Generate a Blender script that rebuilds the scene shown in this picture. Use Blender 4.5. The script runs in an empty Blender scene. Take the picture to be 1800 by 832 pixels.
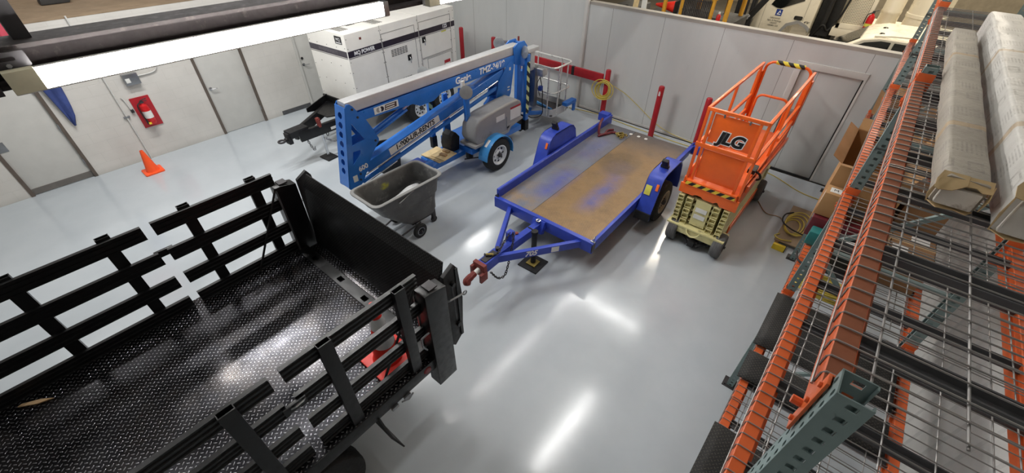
import bpy, bmesh, math, random
from mathutils import Vector, Matrix
random.seed(7)
PI = math.pi
sc = bpy.context.scene
COL = sc.collection

# ------------------------------------------------------------------ helpers
def srgb(r, g, b):
    f = lambda c: (c/255/12.92) if c/255 <= .04045 else ((c/255+.055)/1.055)**2.4
    return (f(r), f(g), f(b))

OFF = {}

class B:
    """collects solids and links them as ONE mesh object"""
    def __init__(self): self.bm = bmesh.new(); self.mats = []
    def _add(self, verts, faces):
        vs = [self.bm.verts.new(v) for v in verts]
        for f in faces:
            try: self.bm.faces.new([vs[i] for i in f])
            except ValueError: pass
        return vs
    def box(self, x0, x1, y0, y1, z0, z1):
        v = [(x, y, z) for z in (z0, z1) for y in (y0, y1) for x in (x0, x1)]
        self._add(v, [(0, 2, 3, 1), (4, 5, 7, 6), (0, 1, 5, 4), (2, 6, 7, 3), (0, 4, 6, 2), (1, 3, 7, 5)]); return self
    def obox(self, c, s, rot=(0, 0, 0)):
        m = Matrix.Translation(c) @ (Matrix.Rotation(rot[2], 4, 'Z') @ Matrix.Rotation(rot[1], 4, 'Y') @ Matrix.Rotation(rot[0], 4, 'X'))
        v = [m @ Vector((x*s[0]/2, y*s[1]/2, z*s[2]/2)) for z in (-1, 1) for y in (-1, 1) for x in (-1, 1)]
        self._add(v, [(0, 2, 3, 1), (4, 5, 7, 6), (0, 1, 5, 4), (2, 6, 7, 3), (0, 4, 6, 2), (1, 3, 7, 5)]); return self
    def bar(self, p, q, w, h, up=(0, 0, 1)):
        p = Vector(p); q = Vector(q); d = (q-p).normalized(); up = Vector(up)
        s = d.cross(up)
        if s.length < 1e-4: s = d.cross(Vector((1, 0, 0)))
        s.normalize(); u = s.cross(d)
        v = [e + s*a*w/2 + u*b*h/2 for e in (p, q) for a, b in ((-1, -1), (1, -1), (1, 1), (-1, 1))]
        self._add(v, [(3, 2, 1, 0), (4, 5, 6, 7), (0, 1, 5, 4), (1, 2, 6, 5), (2, 3, 7, 6), (3, 0, 4, 7)]); return self
    def cyl(self, p, q, r, r2=None, n=20, caps=True):
        p = Vector(p); q = Vector(q); r2 = r if r2 is None else r2
        d = (q-p).normalized(); a = d.orthogonal().normalized(); b = d.cross(a)
        v = [e + (a*math.cos(2*PI*i/n) + b*math.sin(2*PI*i/n))*rr for e, rr in ((p, r), (q, r2)) for i in range(n)]
        f = [(i, (i+1) % n, n+(i+1) % n, n+i) for i in range(n)]
        if caps: f += [tuple(range(n-1, -1, -1)), tuple(range(n, 2*n))]
        self._add(v, f); return self
    def tube(self, pts, r, n=8, closed=False):
        pts = [Vector(p) for p in pts]; m = len(pts); rings = []
        nrm = None
        for i, p in enumerate(pts):
            a = pts[(i-1) % m] if (closed or i > 0) else p
            b = pts[(i+1) % m] if (closed or i < m-1) else p
            t = (b-a).normalized()
            if nrm is None: nrm = t.orthogonal().normalized()
            nrm = (nrm - t*nrm.dot(t))
            if nrm.length < 1e-5: nrm = t.orthogonal()
            nrm.normalize(); bn = t.cross(nrm)
            rr = r[i] if isinstance(r, (list, tuple)) else r
            rings.append([self.bm.verts.new(p + (nrm*math.cos(2*PI*k/n) + bn*math.sin(2*PI*k/n))*rr) for k in range(n)])
        for i in range(m if closed else m-1):
            A, C = rings[i], rings[(i+1) % m]
            for k in range(n):
                try: self.bm.faces.new([A[k], A[(k+1) % n], C[(k+1) % n], C[k]])
                except ValueError: pass
        if not closed:
            self.bm.faces.new(rings[0][::-1]); self.bm.faces.new(rings[-1])
        return self
    def prism(self, pts, axis, a, b, holes=()):
        """polygon (2-D, the two other axes in order) extruded along axis from a to b"""
        def to3(p, h):
            return {'x': (h, p[0], p[1]), 'y': (p[0], h, p[1]), 'z': (p[0], p[1], h)}[axis]
        t = bmesh.new(); loops = [list(pts)] + [list(h) for h in holes]; es = []
        for lp in loops:
            vs = [t.verts.new(to3(p, a)) for p in lp]
            es += [t.edges.new((vs[i], vs[(i+1) % len(vs)])) for i in range(len(vs))]
        if holes: bmesh.ops.triangle_fill(t, use_beauty=True, use_dissolve=False, edges=es)
        else: t.faces.new(list(t.verts))
        fs = list(t.faces)
        r = bmesh.ops.extrude_face_region(t, geom=fs)
        mv = [g for g in r['geom'] if isinstance(g, bmesh.types.BMVert)]
        off = Vector(to3((0, 0), b-a)); bmesh.ops.translate(t, vec=off, verts=mv)
        bmesh.ops.recalc_face_normals(t, faces=t.faces)
        self.merge(t); return self
    def merge(self, t, mat=None):
        t.verts.index_update()
        vs = [self.bm.verts.new((mat @ v.co) if mat else v.co) for v in t.verts]
        for f in t.faces:
            try: self.bm.faces.new([vs[v.index] for v in f.verts])
            except ValueError: pass
        t.free(); return self
    def lathe(self, prof, c, axis='z', n=24):
        """prof: list of (radius, height) from c along axis"""
        c = Vector(c); ax = {'x': Vector((1, 0, 0)), 'y': Vector((0, 1, 0)), 'z': Vector((0, 0, 1))}[axis] if isinstance(axis, str) else Vector(axis).normalized()
        a = ax.orthogonal().normalized(); b = ax.cross(a); rings = []
        for r, h in prof:
            if r < 1e-5: rings.append([self.bm.verts.new(c+ax*h)])
            else: rings.append([self.bm.verts.new(c+ax*h+(a*math.cos(2*PI*k/n)+b*math.sin(2*PI*k/n))*r) for k in range(n)])
        for i in range(len(rings)-1):
            A, C = rings[i], rings[i+1]
            for k in range(n):
                q = [A[k % len(A)], A[(k+1) % len(A)], C[(k+1) % len(C)], C[k % len(C)]]
                q2 = []
                for v in q:
                    if v not in q2: q2.append(v)
                if len(q2) > 2:
                    try: self.bm.faces.new(q2)
                    except ValueError: pass
        return self
    def torus(self, c, axis, R, r, n=24, m=8):
        prof = [(R+r*math.cos(2*PI*i/m), r*math.sin(2*PI*i/m)) for i in range(m+1)]
        return self.lathe(prof, c, axis, n)
    def quad(self, *p):
        self._add(p, [tuple(range(len(p)))]); return self
    def slot(self, i):
        """faces added since the last call take material slot i"""
        self.bm.faces.ensure_lookup_table()
        for f in self.bm.faces:
            if f.tag: continue
            f.material_index = i; f.tag = True
        return self
    def build(self, name, mat=None, parent=None, bevel=0, smooth=True, seg=2, loc=None, angle=35):
        bm = self.bm
        if smooth or bevel:
            bmesh.ops.remove_doubles(bm, verts=bm.verts, dist=1e-5)
        if bevel:
            bmesh.ops.recalc_face_normals(bm, faces=bm.faces)
            ed = [e for e in bm.edges if len(e.link_faces) == 2 and e.calc_face_angle(0) > math.radians(50)]
            bmesh.ops.bevel(bm, geom=ed, offset=bevel, segments=seg, profile=.6, affect='EDGES', clamp_overlap=True)
        bmesh.ops.recalc_face_normals(bm, faces=bm.faces)
        me = bpy.data.meshes.new(name); bm.to_mesh(me); bm.free()
        if smooth:
            me.shade_smooth(); me.set_sharp_from_angle(angle=math.radians(angle))
        o = bpy.data.objects.new(name, me); COL.objects.link(o)
        for mm in (mat if isinstance(mat, (list, tuple)) else [mat]):
            if mm: me.materials.append(mm)
        if parent:
            o.parent = parent
            if parent.name in OFF:
                OFF[o.name] = OFF[parent.name]; me.transform(Matrix.Translation(-OFF[parent.name]))
        if loc: o.location = loc
        return o

def thing(name, label, cat, loc=(0, 0, 0), rotz=0, group=None, world=False):
    o = bpy.data.objects.new(name, None); COL.objects.link(o)
    o.location = loc; o.rotation_euler = (0, 0, rotz); o.empty_display_size = .1
    o['label'] = label; o['category'] = cat
    if group: o['group'] = group
    if world: OFF[o.name] = Vector(loc)
    return o
def tag(o, label, cat, group=None):
    o['label'] = label; o['category'] = cat
    if group: o['group'] = group
    return o
def struct(o):
    o['kind'] = 'structure'; return o
def copy_tree(o, parent=None):
    c = o.copy(); COL.objects.link(c)
    if parent: c.parent = parent
    for ch in list(o.children): copy_tree(ch, c)
    return c
def text(body, size, loc, xdir, ydir, mat, parent=None, name='lettering', extrude=.0015, shear=0, offset=0, align='CENTER', sx=1):
    cu = bpy.data.curves.new(name, 'FONT'); cu.body = body; cu.size = size; cu.extrude = extrude
    cu.shear = shear; cu.offset = offset; cu.align_x = align; cu.align_y = 'CENTER'
    cu.materials.append(mat)
    tmp = bpy.data.objects.new(name, cu); me = bpy.data.meshes.new_from_object(tmp)
    bpy.data.objects.remove(tmp); bpy.data.curves.remove(cu); me.name = name
    o = bpy.data.objects.new(name, me); COL.objects.link(o)
    x = Vector(xdir).normalized(); y = Vector(ydir).normalized(); y = (y-x*y.dot(x)).normalized(); z = x.cross(y)
    m = Matrix((x*sx, y, z)).transposed().to_4x4(); m.translation = Vector(loc) - (OFF[parent.name] if parent and parent.name in OFF else Vector())
    if parent: o.parent = parent
    o.matrix_local = m
    return o
def rrect(x0, x1, y0, y1, r, n=4):
    pts = []
    for cx, cy, a in ((x1-r, y1-r, 0), (x0+r, y1-r, 90), (x0+r, y0+r, 180), (x1-r, y0+r, 270)):
        pts += [(cx+r*math.cos(math.radians(a+90*i/n)), cy+r*math.sin(math.radians(a+90*i/n))) for i in range(n+1)]
    return pts
def circ(cx, cy, r, n=16):
    return [(cx+r*math.cos(2*PI*i/n), cy+r*math.sin(2*PI*i/n)) for i in range(n)]
def smoothpath(pts, k=6):
    """Catmull-Rom through the points"""
    P = [Vector(p) for p in pts]; P = [P[0]*2-P[1]] + P + [P[-1]*2-P[-2]]; out = []
    for i in range(1, len(P)-2):
        for j in range(k):
            t = j/k
            out.append(.5*((2*P[i]) + (P[i+1]-P[i-1])*t + (2*P[i-1]-5*P[i]+4*P[i+1]-P[i+2])*t*t + (3*P[i]-P[i-1]-3*P[i+1]+P[i+2])*t**3))
    out.append(P[-2]); return out

# ------------------------------------------------------------------ materials
class N:
    def __init__(self, name):
        self.m = bpy.data.materials.new(name); self.m.use_nodes = True
        self.t = self.m.node_tree; self.b = self.t.nodes['Principled BSDF']
    def node(self, kind, **kw):
        n = self.t.nodes.new(kind)
        for k, v in kw.items(): setattr(n, k, v)
        return n
    def link(self, a, b): self.t.links.new(a, b)
    def math(self, op, a, b=None, c=None):
        n = self.node('ShaderNodeMath', operation=op)
        for i, v in enumerate((a, b, c)):
            if v is None: continue
            if isinstance(v, (int, float)): n.inputs[i].default_value = v
            else: self.link(v, n.inputs[i])
        return n.outputs[0]
    def coord(self, kind='Object'): return self.node('ShaderNodeTexCoord').outputs[kind]
    def xyz(self):
        s = self.node('ShaderNodeSeparateXYZ'); self.link(self.coord(), s.inputs[0]); return s.outputs
    def noise(self, scale, detail=4, rough=.55, vec=None, dist=0):
        n = self.node('ShaderNodeTexNoise'); n.inputs['Scale'].default_value = scale; n.inputs['Detail'].default_value = detail
        n.inputs['Roughness'].default_value = rough; n.inputs['Distortion'].default_value = dist
        self.link(vec or self.coord(), n.inputs['Vector']); return n.outputs['Fac']
    def ramp(self, fac, *stops):
        n = self.node('ShaderNodeValToRGB'); e = n.color_ramp.elements
        while len(e) < len(stops): e.new(.5)
        for k, (p, c) in zip(e, stops):
            k.position = p; k.color = (*c, 1) if len(c) == 3 else c
        self.link(fac, n.inputs[0]); return n.outputs[0]
    def mix(self, fac, a, b):
        n = self.node('ShaderNodeMix', data_type='RGBA')
        for s, v in ((n.inputs[0], fac), (n.inputs[6], a), (n.inputs[7], b)):
            if isinstance(v, (int, float)): s.default_value = v
            elif isinstance(v, tuple): s.default_value = (*v, 1)
            else: self.link(v, s)
        return n.outputs[2]
    def set(self, k, v):
        s = self.b.inputs[k]
        if isinstance(v, (int, float)): s.default_value = v
        elif isinstance(v, tuple): s.default_value = (*v, 1)
        else: self.link(v, s)
        return self
    def bump(self, h, strength=.3, dist=.01):
        n = self.node('ShaderNodeBump'); n.inputs['Strength'].default_value = strength; n.inputs['Distance'].default_value = dist
        self.link(h, n.inputs['Height']); self.link(n.outputs[0], self.b.inputs['Normal']); return self

def paint(name, c, rough=.4, metal=0, var=.1, scale=5, dirt=None, dirt_amt=.5, dscale=4, bump=0, coat=0):
    n = N(name); c = srgb(*c)
    lo = tuple(x*(1-var) for x in c); hi = tuple(min(1, x*(1+var)) for x in c)
    col = n.ramp(n.noise(scale), (.35, lo), (.65, hi))
    if dirt:
        f = n.ramp(n.noise(dscale, 8, .65), (.62-dirt_amt*.25, (0, 0, 0)), (.72-dirt_amt*.15, (1, 1, 1)))
        col = n.mix(f, col, srgb(*dirt))
    n.set('Base Color', col); n.set('Metallic', metal)
    r = n.ramp(n.noise(scale*3, 5), (.3, (max(.02, rough-.08),)*3), (.7, (min(1, rough+.1),)*3)); n.set('Roughness', r)
    if coat: n.set('Coat Weight', coat); n.set('Coat Roughness', .1)
    if bump: n.bump(n.noise(scale*12, 4), bump, .004)
    return n.m

def tread_height(n, u, v, s):
    """raised lozenges of diamond plate, alternating direction"""
    a = n.math('DIVIDE', n.math('ADD', u, v), s); b = n.math('DIVIDE', n.math('SUBTRACT', u, v), s)
    fa = n.math('FLOOR', a); fb = n.math('FLOOR', b)
    par = n.math('MODULO', n.math('ABSOLUTE', n.math('ADD', fa, fb)), 2.0)
    la = n.math('SUBTRACT', n.math('SUBTRACT', a, fa), .5); lb = n.math('SUBTRACT', n.math('SUBTRACT', b, fb), .5)
    def ell(p, q):
        return n.math('SQRT', n.math('ADD', n.math('POWER', n.math('DIVIDE', p, .46), 2.0), n.math('POWER', n.math('DIVIDE', q, .17), 2.0)))
    e1 = ell(la, lb); e2 = ell(lb, la)
    e = n.math('ADD', n.math('MULTIPLY', e1, par), n.math('MULTIPLY', e2, n.math('SUBTRACT', 1.0, par)))
    h = n.node('ShaderNodeMapRange', interpolation_type='SMOOTHSTEP'); n.link(e, h.inputs[0])
    h.inputs[1].default_value = 1.05; h.inputs[2].default_value = .45; h.inputs[3].default_value = 0; h.inputs[4].default_value = 1
    return h.outputs[0]

def diamond(name, base, edge, s=.045, axes='xy', rough=.35, metal=.3, wear=None):
    n = N(name); x = n.xyz(); ix = {'x': 0, 'y': 1, 'z': 2}
    h = tread_height(n, x[ix[axes[0]]], x[ix[axes[1]]], s)
    col = n.mix(h, srgb(*base), srgb(*edge))
    if wear: col = wear(n, col, h)
    n.set('Base Color', col); n.set('Metallic', metal)
    n.set('Roughness', n.ramp(n.noise(3, 6), (.3, (rough-.08,)*3), (.7, (rough+.14,)*3)))
    n.bump(h, .45, .005); return n.m

def emit(name, c, s):
    n = N(name); n.set('Base Color', c); n.set('Emission Color', c); n.set('Emission Strength', s); return n.m

MT = {}
MT['white_wall'] = None
def m_floor():
    n = N('epoxy_floor')
    f = n.noise(.55, 5, .6); g = n.noise(9, 6, .7)
    c = n.ramp(f, (.3, srgb(176, 184, 190)), (.7, srgb(192, 199, 204)))
    c = n.mix(n.ramp(g, (.66, (0, 0, 0)), (.82, (.35, .35, .35))), c, srgb(150, 155, 158))
    n.set('Base Color', c); n.set('Roughness', n.ramp(n.noise(2.5, 5), (.3, (.13,)*3), (.7, (.21,)*3)))
    n.set('IOR', 1.5); n.set('Coat Weight', .25); n.set('Coat Roughness', .12)
    n.bump(n.noise(1.6, 2), .04, .01); return n.m
def m_block():
    n = N('painted_block_wall'); x = n.xyz()
    cmb = n.node('ShaderNodeCombineXYZ'); n.link(x[1], cmb.inputs[0]); n.link(x[2], cmb.inputs[1])
    b = n.node('ShaderNodeTexBrick'); n.link(cmb.outputs[0], b.inputs['Vector'])
    b.inputs['Scale'].default_value = 1; b.inputs['Brick Width'].default_value = .4; b.inputs['Row Height'].default_value = .2
    b.inputs['Mortar Size'].default_value = .006; b.inputs['Mortar Smooth'].default_value = .5
    c = n.ramp(n.noise(1.5, 6), (.3, srgb(202, 199, 193)), (.7, srgb(216, 213, 207)))
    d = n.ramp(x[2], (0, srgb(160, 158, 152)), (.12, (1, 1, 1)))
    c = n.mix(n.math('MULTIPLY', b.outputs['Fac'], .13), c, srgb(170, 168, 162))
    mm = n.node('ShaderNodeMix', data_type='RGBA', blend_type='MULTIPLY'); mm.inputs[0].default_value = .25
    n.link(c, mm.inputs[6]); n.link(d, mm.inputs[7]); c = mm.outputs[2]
    n.set('Base Color', c); n.set('Roughness', .55)
    n.bump(n.math('ADD', n.math('MULTIPLY', b.outputs['Fac'], -1.0), n.math('MULTIPLY', n.noise(60, 3), .25)), .22, .005); return n.m
def m_panel(off, ax=0, c1=(196, 199, 198), c2=(206, 208, 206), seam=.004):
    n = N('wall_panel'); x = n.xyz()
    t = n.math('FRACT', n.math('DIVIDE', n.math('SUBTRACT', x[ax], off), 1.22))
    d = n.math('MULTIPLY', n.math('MINIMUM', t, n.math('SUBTRACT', 1.0, t)), 1.22)
    s = n.math('LESS_THAN', d, seam)
    mp = n.node('ShaderNodeMapping'); mp.inputs['Scale'].default_value = (1.5, 1.5, .35); n.link(n.coord(), mp.inputs[0])
    c = n.ramp(n.noise(1.2, 6, .6, mp.outputs[0]), (.3, srgb(*c1)), (.7, srgb(*c2)))
    scf = n.ramp(n.noise(3.2, 9, .75, mp.outputs[0]), (.63, (0, 0, 0)), (.74, (.35, .35, .35)))
    c = n.mix(scf, c, srgb(168, 168, 166)); c = n.mix(s, c, srgb(120, 121, 120))
    n.set('Base Color', c); n.set('Roughness', .38)
    n.bump(n.math('ADD', n.math('MULTIPLY', s, -1.0), n.math('MULTIPLY', n.noise(1.1, 2), .6)), .25, .01); return n.m

MT.update(
 floor=m_floor(), block=m_block(), panel=m_panel(-3.75), panel_far=m_panel(-5.62), white=paint('white_paint', (206, 205, 201), .5, var=.03),
 door=paint('door_paint', (200, 199, 194), .42, var=.03), frame_brown=paint('door_frame_brown', (96, 86, 78), .5),
 steel=paint('galvanised_steel', (150, 152, 155), .35, .85, .12), chrome=paint('chrome', (205, 206, 208), .15, 1, .04),
 alu=paint('aluminium', (200, 201, 202), .42, .45, .04), dark_steel=paint('dark_steel', (60, 58, 60), .5, .3, .15),
 beam=paint('beam_brown_primer', (46, 40, 40), .85, 0, .2, 8, (70, 62, 60), .2, 14),
 black=paint('black_gloss_paint', (11, 11, 13), .38, 0, .25, 6), black_matte=paint('black_matte', (22, 22, 24), .6, 0, .2),
 rubber=paint('black_rubber', (30, 30, 31), .75, 0, .2, 14, bump=.3), rubber_grey=paint('grey_tyre_rubber', (92, 92, 92), .8, 0, .12, 12, bump=.3),
 red=paint('red_paint', (170, 32, 42), .4, 0, .1), red_bright=paint('red_gloss', (205, 30, 35), .3), red_dark=paint('red_rust_paint', (120, 48, 42), .6, 0, .15, 20),
 orange_cone=paint('orange_cone_plastic', (255, 92, 40), .45, 0, .06), cone_red=paint('cone_red_orange', (240, 52, 38), .45, 0, .06),
 rail_metal=paint('polished_rail', (222, 222, 218), .3, .35, .04), kick=paint('kick_plate', (124, 119, 114), .45, .4, .08),
 reflect=paint('reflective_white', (225, 225, 225), .35, 0, .04), blue_g=paint('lift_blue', (38, 112, 200), .35, .05, .07, 4, coat=.3),
 blue_g2=paint('fender_blue', (60, 140, 205), .35, .05, .05, 4, coat=.2), blue_t=paint('trailer_blue', (46, 70, 176), .4, .05, .09, 5, (70, 70, 110), .05, 9),
 orange=paint('scissor_orange', (238, 104, 30), .38, 0, .06, 4, coat=.2), cream=paint('cream_enamel', (214, 206, 150), .45, 0, .05, 5, (150, 142, 105), .15, 8),
 rack_orange=paint('rack_orange', (214, 98, 46), .42, 0, .08, 5), rack_green=paint('rack_green', (124, 143, 142), .45, .05, .06, 6),
 wire=paint('zinc_wire', (150, 148, 146), .4, .7, .1), channel=paint('deck_channel', (96, 96, 98), .5, .5, .15),
 gen_white=paint('generator_white', (236, 234, 227), .4, 0, .03, 3), band=paint('dark_purple_band', (40, 32, 44), .4, 0, .08),
 grey_band=paint('grey_band', (72, 68, 76), .4), yellow=paint('safety_yellow', (232, 200, 50), .45), hazard_black=paint('hazard_black', (24, 22, 20), .5),
 cord_yellow=paint('yellow_cord', (196, 176, 78), .5, 0, .08), hood=paint('grey_hood', (150, 150, 150), .45, 0, .05), label=paint('white_label', (226, 226, 222), .4, 0, .03),
 label_y=paint('yellow_label', (212, 208, 90), .45), text_black=paint('black_letters', (14, 14, 16), .45), text_white=paint('white_letters', (238, 238, 238), .45, 0, .02),
 ply=paint('plywood', (222, 198, 150), .65, 0, .1, 9), wood=paint('wood_block', (176, 146, 108), .7, 0, .12, 14), card=paint('cardboard', (170, 130, 86), .8, 0, .07, 4),
 card2=paint('cardboard_dark', (140, 104, 70), .8, 0, .08, 4), amber=paint('amber_reflector', (250, 120, 50), .25), red_lens=paint('red_lens', (120, 16, 20), .2),
 wheel_white=paint('white_wheel', (220, 222, 222), .35, 0, .03), wheel_tan=paint('dirty_wheel', (176, 164, 146), .5, 0, .1), garage_wall=paint('garage_wall', (150, 140, 122), .7),
 concrete=paint('garage_concrete', (120, 114, 104), .75, 0, .12, 2), truck_white=paint('vehicle_white', (228, 220, 200), .3, 0, .02, 2, coat=.3), glass_dark=paint('dark_glass', (22, 24, 24), .08, 0, .1),
 mach_yellow=paint('machine_yellow', (218, 160, 50), .45), mezz=paint('mezzanine_plywood', (142, 122, 98), .7, 0, .12, 3), cloth_blue=paint('blue_cloth', (58, 74, 132), .85, 0, .15, 5),
 cloth_red=paint('red_cloth', (196, 76, 92), .85), logo_blue=paint('logo_blue', (36, 62, 140), .4), teal=paint('teal_plastic', (36, 120, 118), .5), maroon=paint('maroon_case', (98, 26, 36), .5),
 green_tape=paint('pale_green_tape', (206, 222, 150), .5), gold=paint('brass_chain', (170, 150, 80), .35, .7), dark_cloth=paint('dark_bin', (62, 62, 62), .6, 0, .15, 7),
 plastic_film=paint('white_plastic_sheet', (205, 206, 206), .3, 0, .06, 6), silver_pad=paint('silver_pad', (168, 170, 170), .4, .6, .1))
MT['cap'] = paint('partition_cap', (168, 163, 155), .5, 0, .06, 3); MT['end_cream'] = paint('cream_end', (214, 208, 180), .5)
# ------------------------------------------------------------------ camera
cam = bpy.data.cameras.new('camera'); cam.sensor_width = 36; cam.lens = 737.263/1800*36; cam.clip_start = .05; cam.clip_end = 200
co = bpy.data.objects.new('camera', cam); COL.objects.link(co)
_y, _p, _r = 6.95797594e-01, 6.99409889e-01, 1.27789291e-02
_d = Vector((-math.sin(_y)*math.cos(_p), math.cos(_y)*math.cos(_p), -math.sin(_p)))
_rt = Vector((math.cos(_y), math.sin(_y), 0)); _up = _rt.cross(_d)
_r2 = _rt*math.cos(_r)+_up*math.sin(_r); _u2 = -_rt*math.sin(_r)+_up*math.cos(_r)
_m = Matrix((_r2, _u2, -_d)).transposed().to_4x4(); _m.translation = (0, 0, 4.5); co.matrix_world = _m
sc.camera = co

# ------------------------------------------------------------------ the hall
LW = -10.82; BW = 9.36; RW = 1.85; CEIL = 6.4
struct(B().box(-16, 9, -5.2, 9.30, -.1, 0).build('floor', MT['floor'], smooth=False))
def wall_with_openings():
    b = B()
    outer = [(-5.2, 0), (9.36, 0), (9.36, 2.5), (-5.2, 2.5)]
    holes = []
    pts = [(-5.2, 0)]
    for a, c in DOORS: pts += [(a, 0), (a, 2.06), (c, 2.06), (c, 0)]
    pts += [(9.36, 0), (9.36, 2.68), (-5.2, 2.68)]
    return b.prism(pts, 'x', LW-.2, LW)
DOORS = [(-.83, .17), (2.55, 3.56), (4.71, 5.72)]
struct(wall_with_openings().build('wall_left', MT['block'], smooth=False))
for k, (a, c) in enumerate(DOORS):
    d = struct(B().box(LW-.07, LW-.03, a+.05, c-.05, .008, 2.0).build('door_%d' % (k+1), MT['door'], bevel=.003))
    fm = 'frame_brown' if k < 2 else 'door'
    f = B()
    f.box(LW-.1, LW+.012, a, a+.055, 0, 2.06).box(LW-.1, LW+.012, c-.055, c, 0, 2.06).box(LW-.1, LW+.012, a+.055, c-.055, 2.005, 2.06)
    f.build('door_frame', MT[fm], d)
    side = a+.13 if k > 0 else a+.12
    if k == 0:
        B().box(LW-.03, LW-.022, side-.07, side+.06, .86, 1.03).build('push_plate', MT['steel'], d, bevel=.002)
        B().box(LW-.03, LW-.024, a+.06, c-.06, .015, .125).build('kick_plate', MT['kick'], d)
    else:
        h = B().cyl((LW-.03, side, 1.02), (LW-.018, side, 1.02), .034).cyl((LW-.02, side, 1.02), (LW+.03, side, 1.02), .012)
        h.tube([(LW+.028, side-.004, 1.02), (LW+.034, side+.05, 1.02), (LW+.03, side+.12, 1.015)], .011)
        h.build('lever_handle', MT['chrome'], d)
        if k == 2: B().cyl((LW-.03, side, 1.17), (LW-.01, side, 1.17), .03).build('deadbolt', MT['chrome'], d)
    hg = B()
    for z in (.35, 1.05, 1.75): hg.cyl((LW+.012, c-.058, z-.05), (LW+.012, c-.058, z+.05), .011, n=10)
    hg.build('hinge', MT['steel'], d)
struct(B().box(LW-.005, LW+.012, 3.95, 4.7, 0, .1).build('baseboard_left', MT['channel'], bevel=.004))
# storage floor above the low rooms behind the left wall
struct(B().box(-16, LW-.2, -5.2, 9.36, 2.56, 2.66).build('floor_loft', MT['mezz'], smooth=False))
struct(B().box(-16.1, -16, -5.2, 9.4, 0, CEIL).build('wall_loft_back', MT['mezz'], smooth=False))
struct(B().box(LW-.21, LW+.003, -5.2, 9.3, 2.68, 2.695).build('trim_1', MT['mezz'], smooth=False))
# back wall: full height on the left, low partition on the right
struct(B().box(-16, -5.62, 9.30, 9.45, 0, CEIL).build('wall_back', MT['panel_far'], smooth=False))
def partition():
    b = B()
    b.prism([(-5.62, 0), (-1.07, 0), (-1.07, 2.04), (-.03, 2.04), (-.03, 0), (9, 0), (9, 2.46), (-5.62, 2.46)], 'y', BW, BW+.14)
    return b
struct(partition().build('wall_partition', MT['panel'], smooth=False))
cap = B().box(-5.58, 9, BW-.012, BW+.15, 2.46, 2.478).box(-5.58, 9, BW-.006, BW, 2.415, 2.46)
struct(cap.build('trim_2', MT['cap'], smooth=False))
struct(B().box(-5.66, -5.58, BW-.09, BW-.001, 0, CEIL).build('trim_3', MT['white'], bevel=.004))
d4 = struct(B().box(-1.02, -.075, BW+.05, BW+.09, .012, 1.99).build('door_4', MT['panel_far'], bevel=.004))
df = B().box(-1.12, -1.02, BW-.025, BW+.1, 0, 2.05).box(-.058, -.02, BW-.012, BW+.1, 0, 2.05).box(-1.12, -.02, BW-.025, BW+.1, 2.0, 2.11)
df.build('door_frame', MT['white'], d4, bevel=.005)
B().box(-.080, -.060, BW-.005, BW+.05, .01, 2.0).build('door_gasket', MT['rubber'], d4)
B().box(-1.0, -.08, BW+.0, BW+.05, .0, .014).build('threshold', MT['black_matte'], d4)
hb = B().cyl((-.97, BW+.05, 1.0), (-.97, BW-.01, 1.0), .012).tube([(-.97, BW-.01, 1.0), (-.86, BW-.012, 1.0)], .01)
hb.build('lever_handle', MT['chrome'], d4)
# base strip of the partition
struct(B().box(-5.57, -1.12, BW-.012, BW-.0005, 0, .05).build('baseboard_back', MT['white'], smooth=False))
# right wall of ribbed white sheet behind the rack
rb = B().box(RW, RW+.1, -5.2, 9.36, 0, CEIL)
for i in range(48):
    y = -5.1+i*.305
    rb.prism([(RW+.001, y), (RW-.014, y+.025), (RW-.014, y+.055), (RW+.001, y+.08)], 'z', 0, CEIL)
struct(rb.build('wall_right', MT['white'], smooth=False))
struct(B().box(-16, 12, -5.3, -5.2, 0, CEIL).build('wall_front', MT['white'], smooth=False))
# roof over hall and garage
struct(B().box(-16.2, 12, -5.4, 26, CEIL, CEIL+.1).build('ceiling', MT['white'], smooth=False))
# garage shell beyond the partition
struct(B().box(-16, 12, 9.45, 26, -.1, 0).build('floor_garage', MT['concrete'], smooth=False))
struct(B().box(-16, 12, 26, 26.1, 0, CEIL).build('wall_garage_back', MT['garage_wall'], smooth=False))
struct(B().box(12, 12.1, -5.3, 26, 0, CEIL).build('wall_garage_right', MT['garage_wall'], smooth=False))
struct(B().box(-16.1, -16, 9.45, 26, 0, CEIL).build('wall_garage_left', MT['garage_wall'], smooth=False))

# steel beam at upper left with the fluorescent strips on it
BX = -3.72
bm = B()
bm.box(BX-.13, BX+.13, -3, 9.3, 3.788, 3.81).box(BX-.13, BX+.13, -3, 9.3, 3.60, 3.622).box(BX-.008, BX+.008, -3, 9.3, 3.622, 3.788)
struct(bm.build('beam_left', MT['beam'], smooth=False))
pl = B().box(BX-.12, BX+.02, .105, .185, 3.81, CEIL)
struct(pl.build('column_left', MT['dark_steel'], bevel=.004))
MT['tube'] = emit('fluorescent_tube', (1, .98, .95), 62)
def strip_light(y0, label):
    t = thing('fluorescent_light', label, 'light', (BX+.2, y0, 3.655), 0, 'fluorescent strips along the steel beam')
    L = 2.46
    B().box(-.06, -.015, 0, L, -.05, .045).box(-.06, .048, 0, L, -.062, -.054).build('housing', MT['white'], t, bevel=.003)  # lower ledge added under the tubes to block their floor reflection
    B().cyl((.02, .06, .032), (.02, L-.05, .032), .019, n=14).build('tube', MT['tube'], t)
    B().cyl((.02, .06, -.03), (.02, L-.05, -.03), .019, n=14).build('tube', MT['tube'], t)
    for yy in (0, L-.05):
        B().box(-.02, .05, yy, yy+(.055 if yy else .13), -.058, .057).build('end_cap', MT['end_cream'] if yy == 0 else MT['steel'], t, bevel=.004)
    return t
strip_light(-.03, 'near fluorescent strip light glowing beside the dark steel beam')
strip_light(2.90, 'second fluorescent strip light starting above the white generator')
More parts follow.
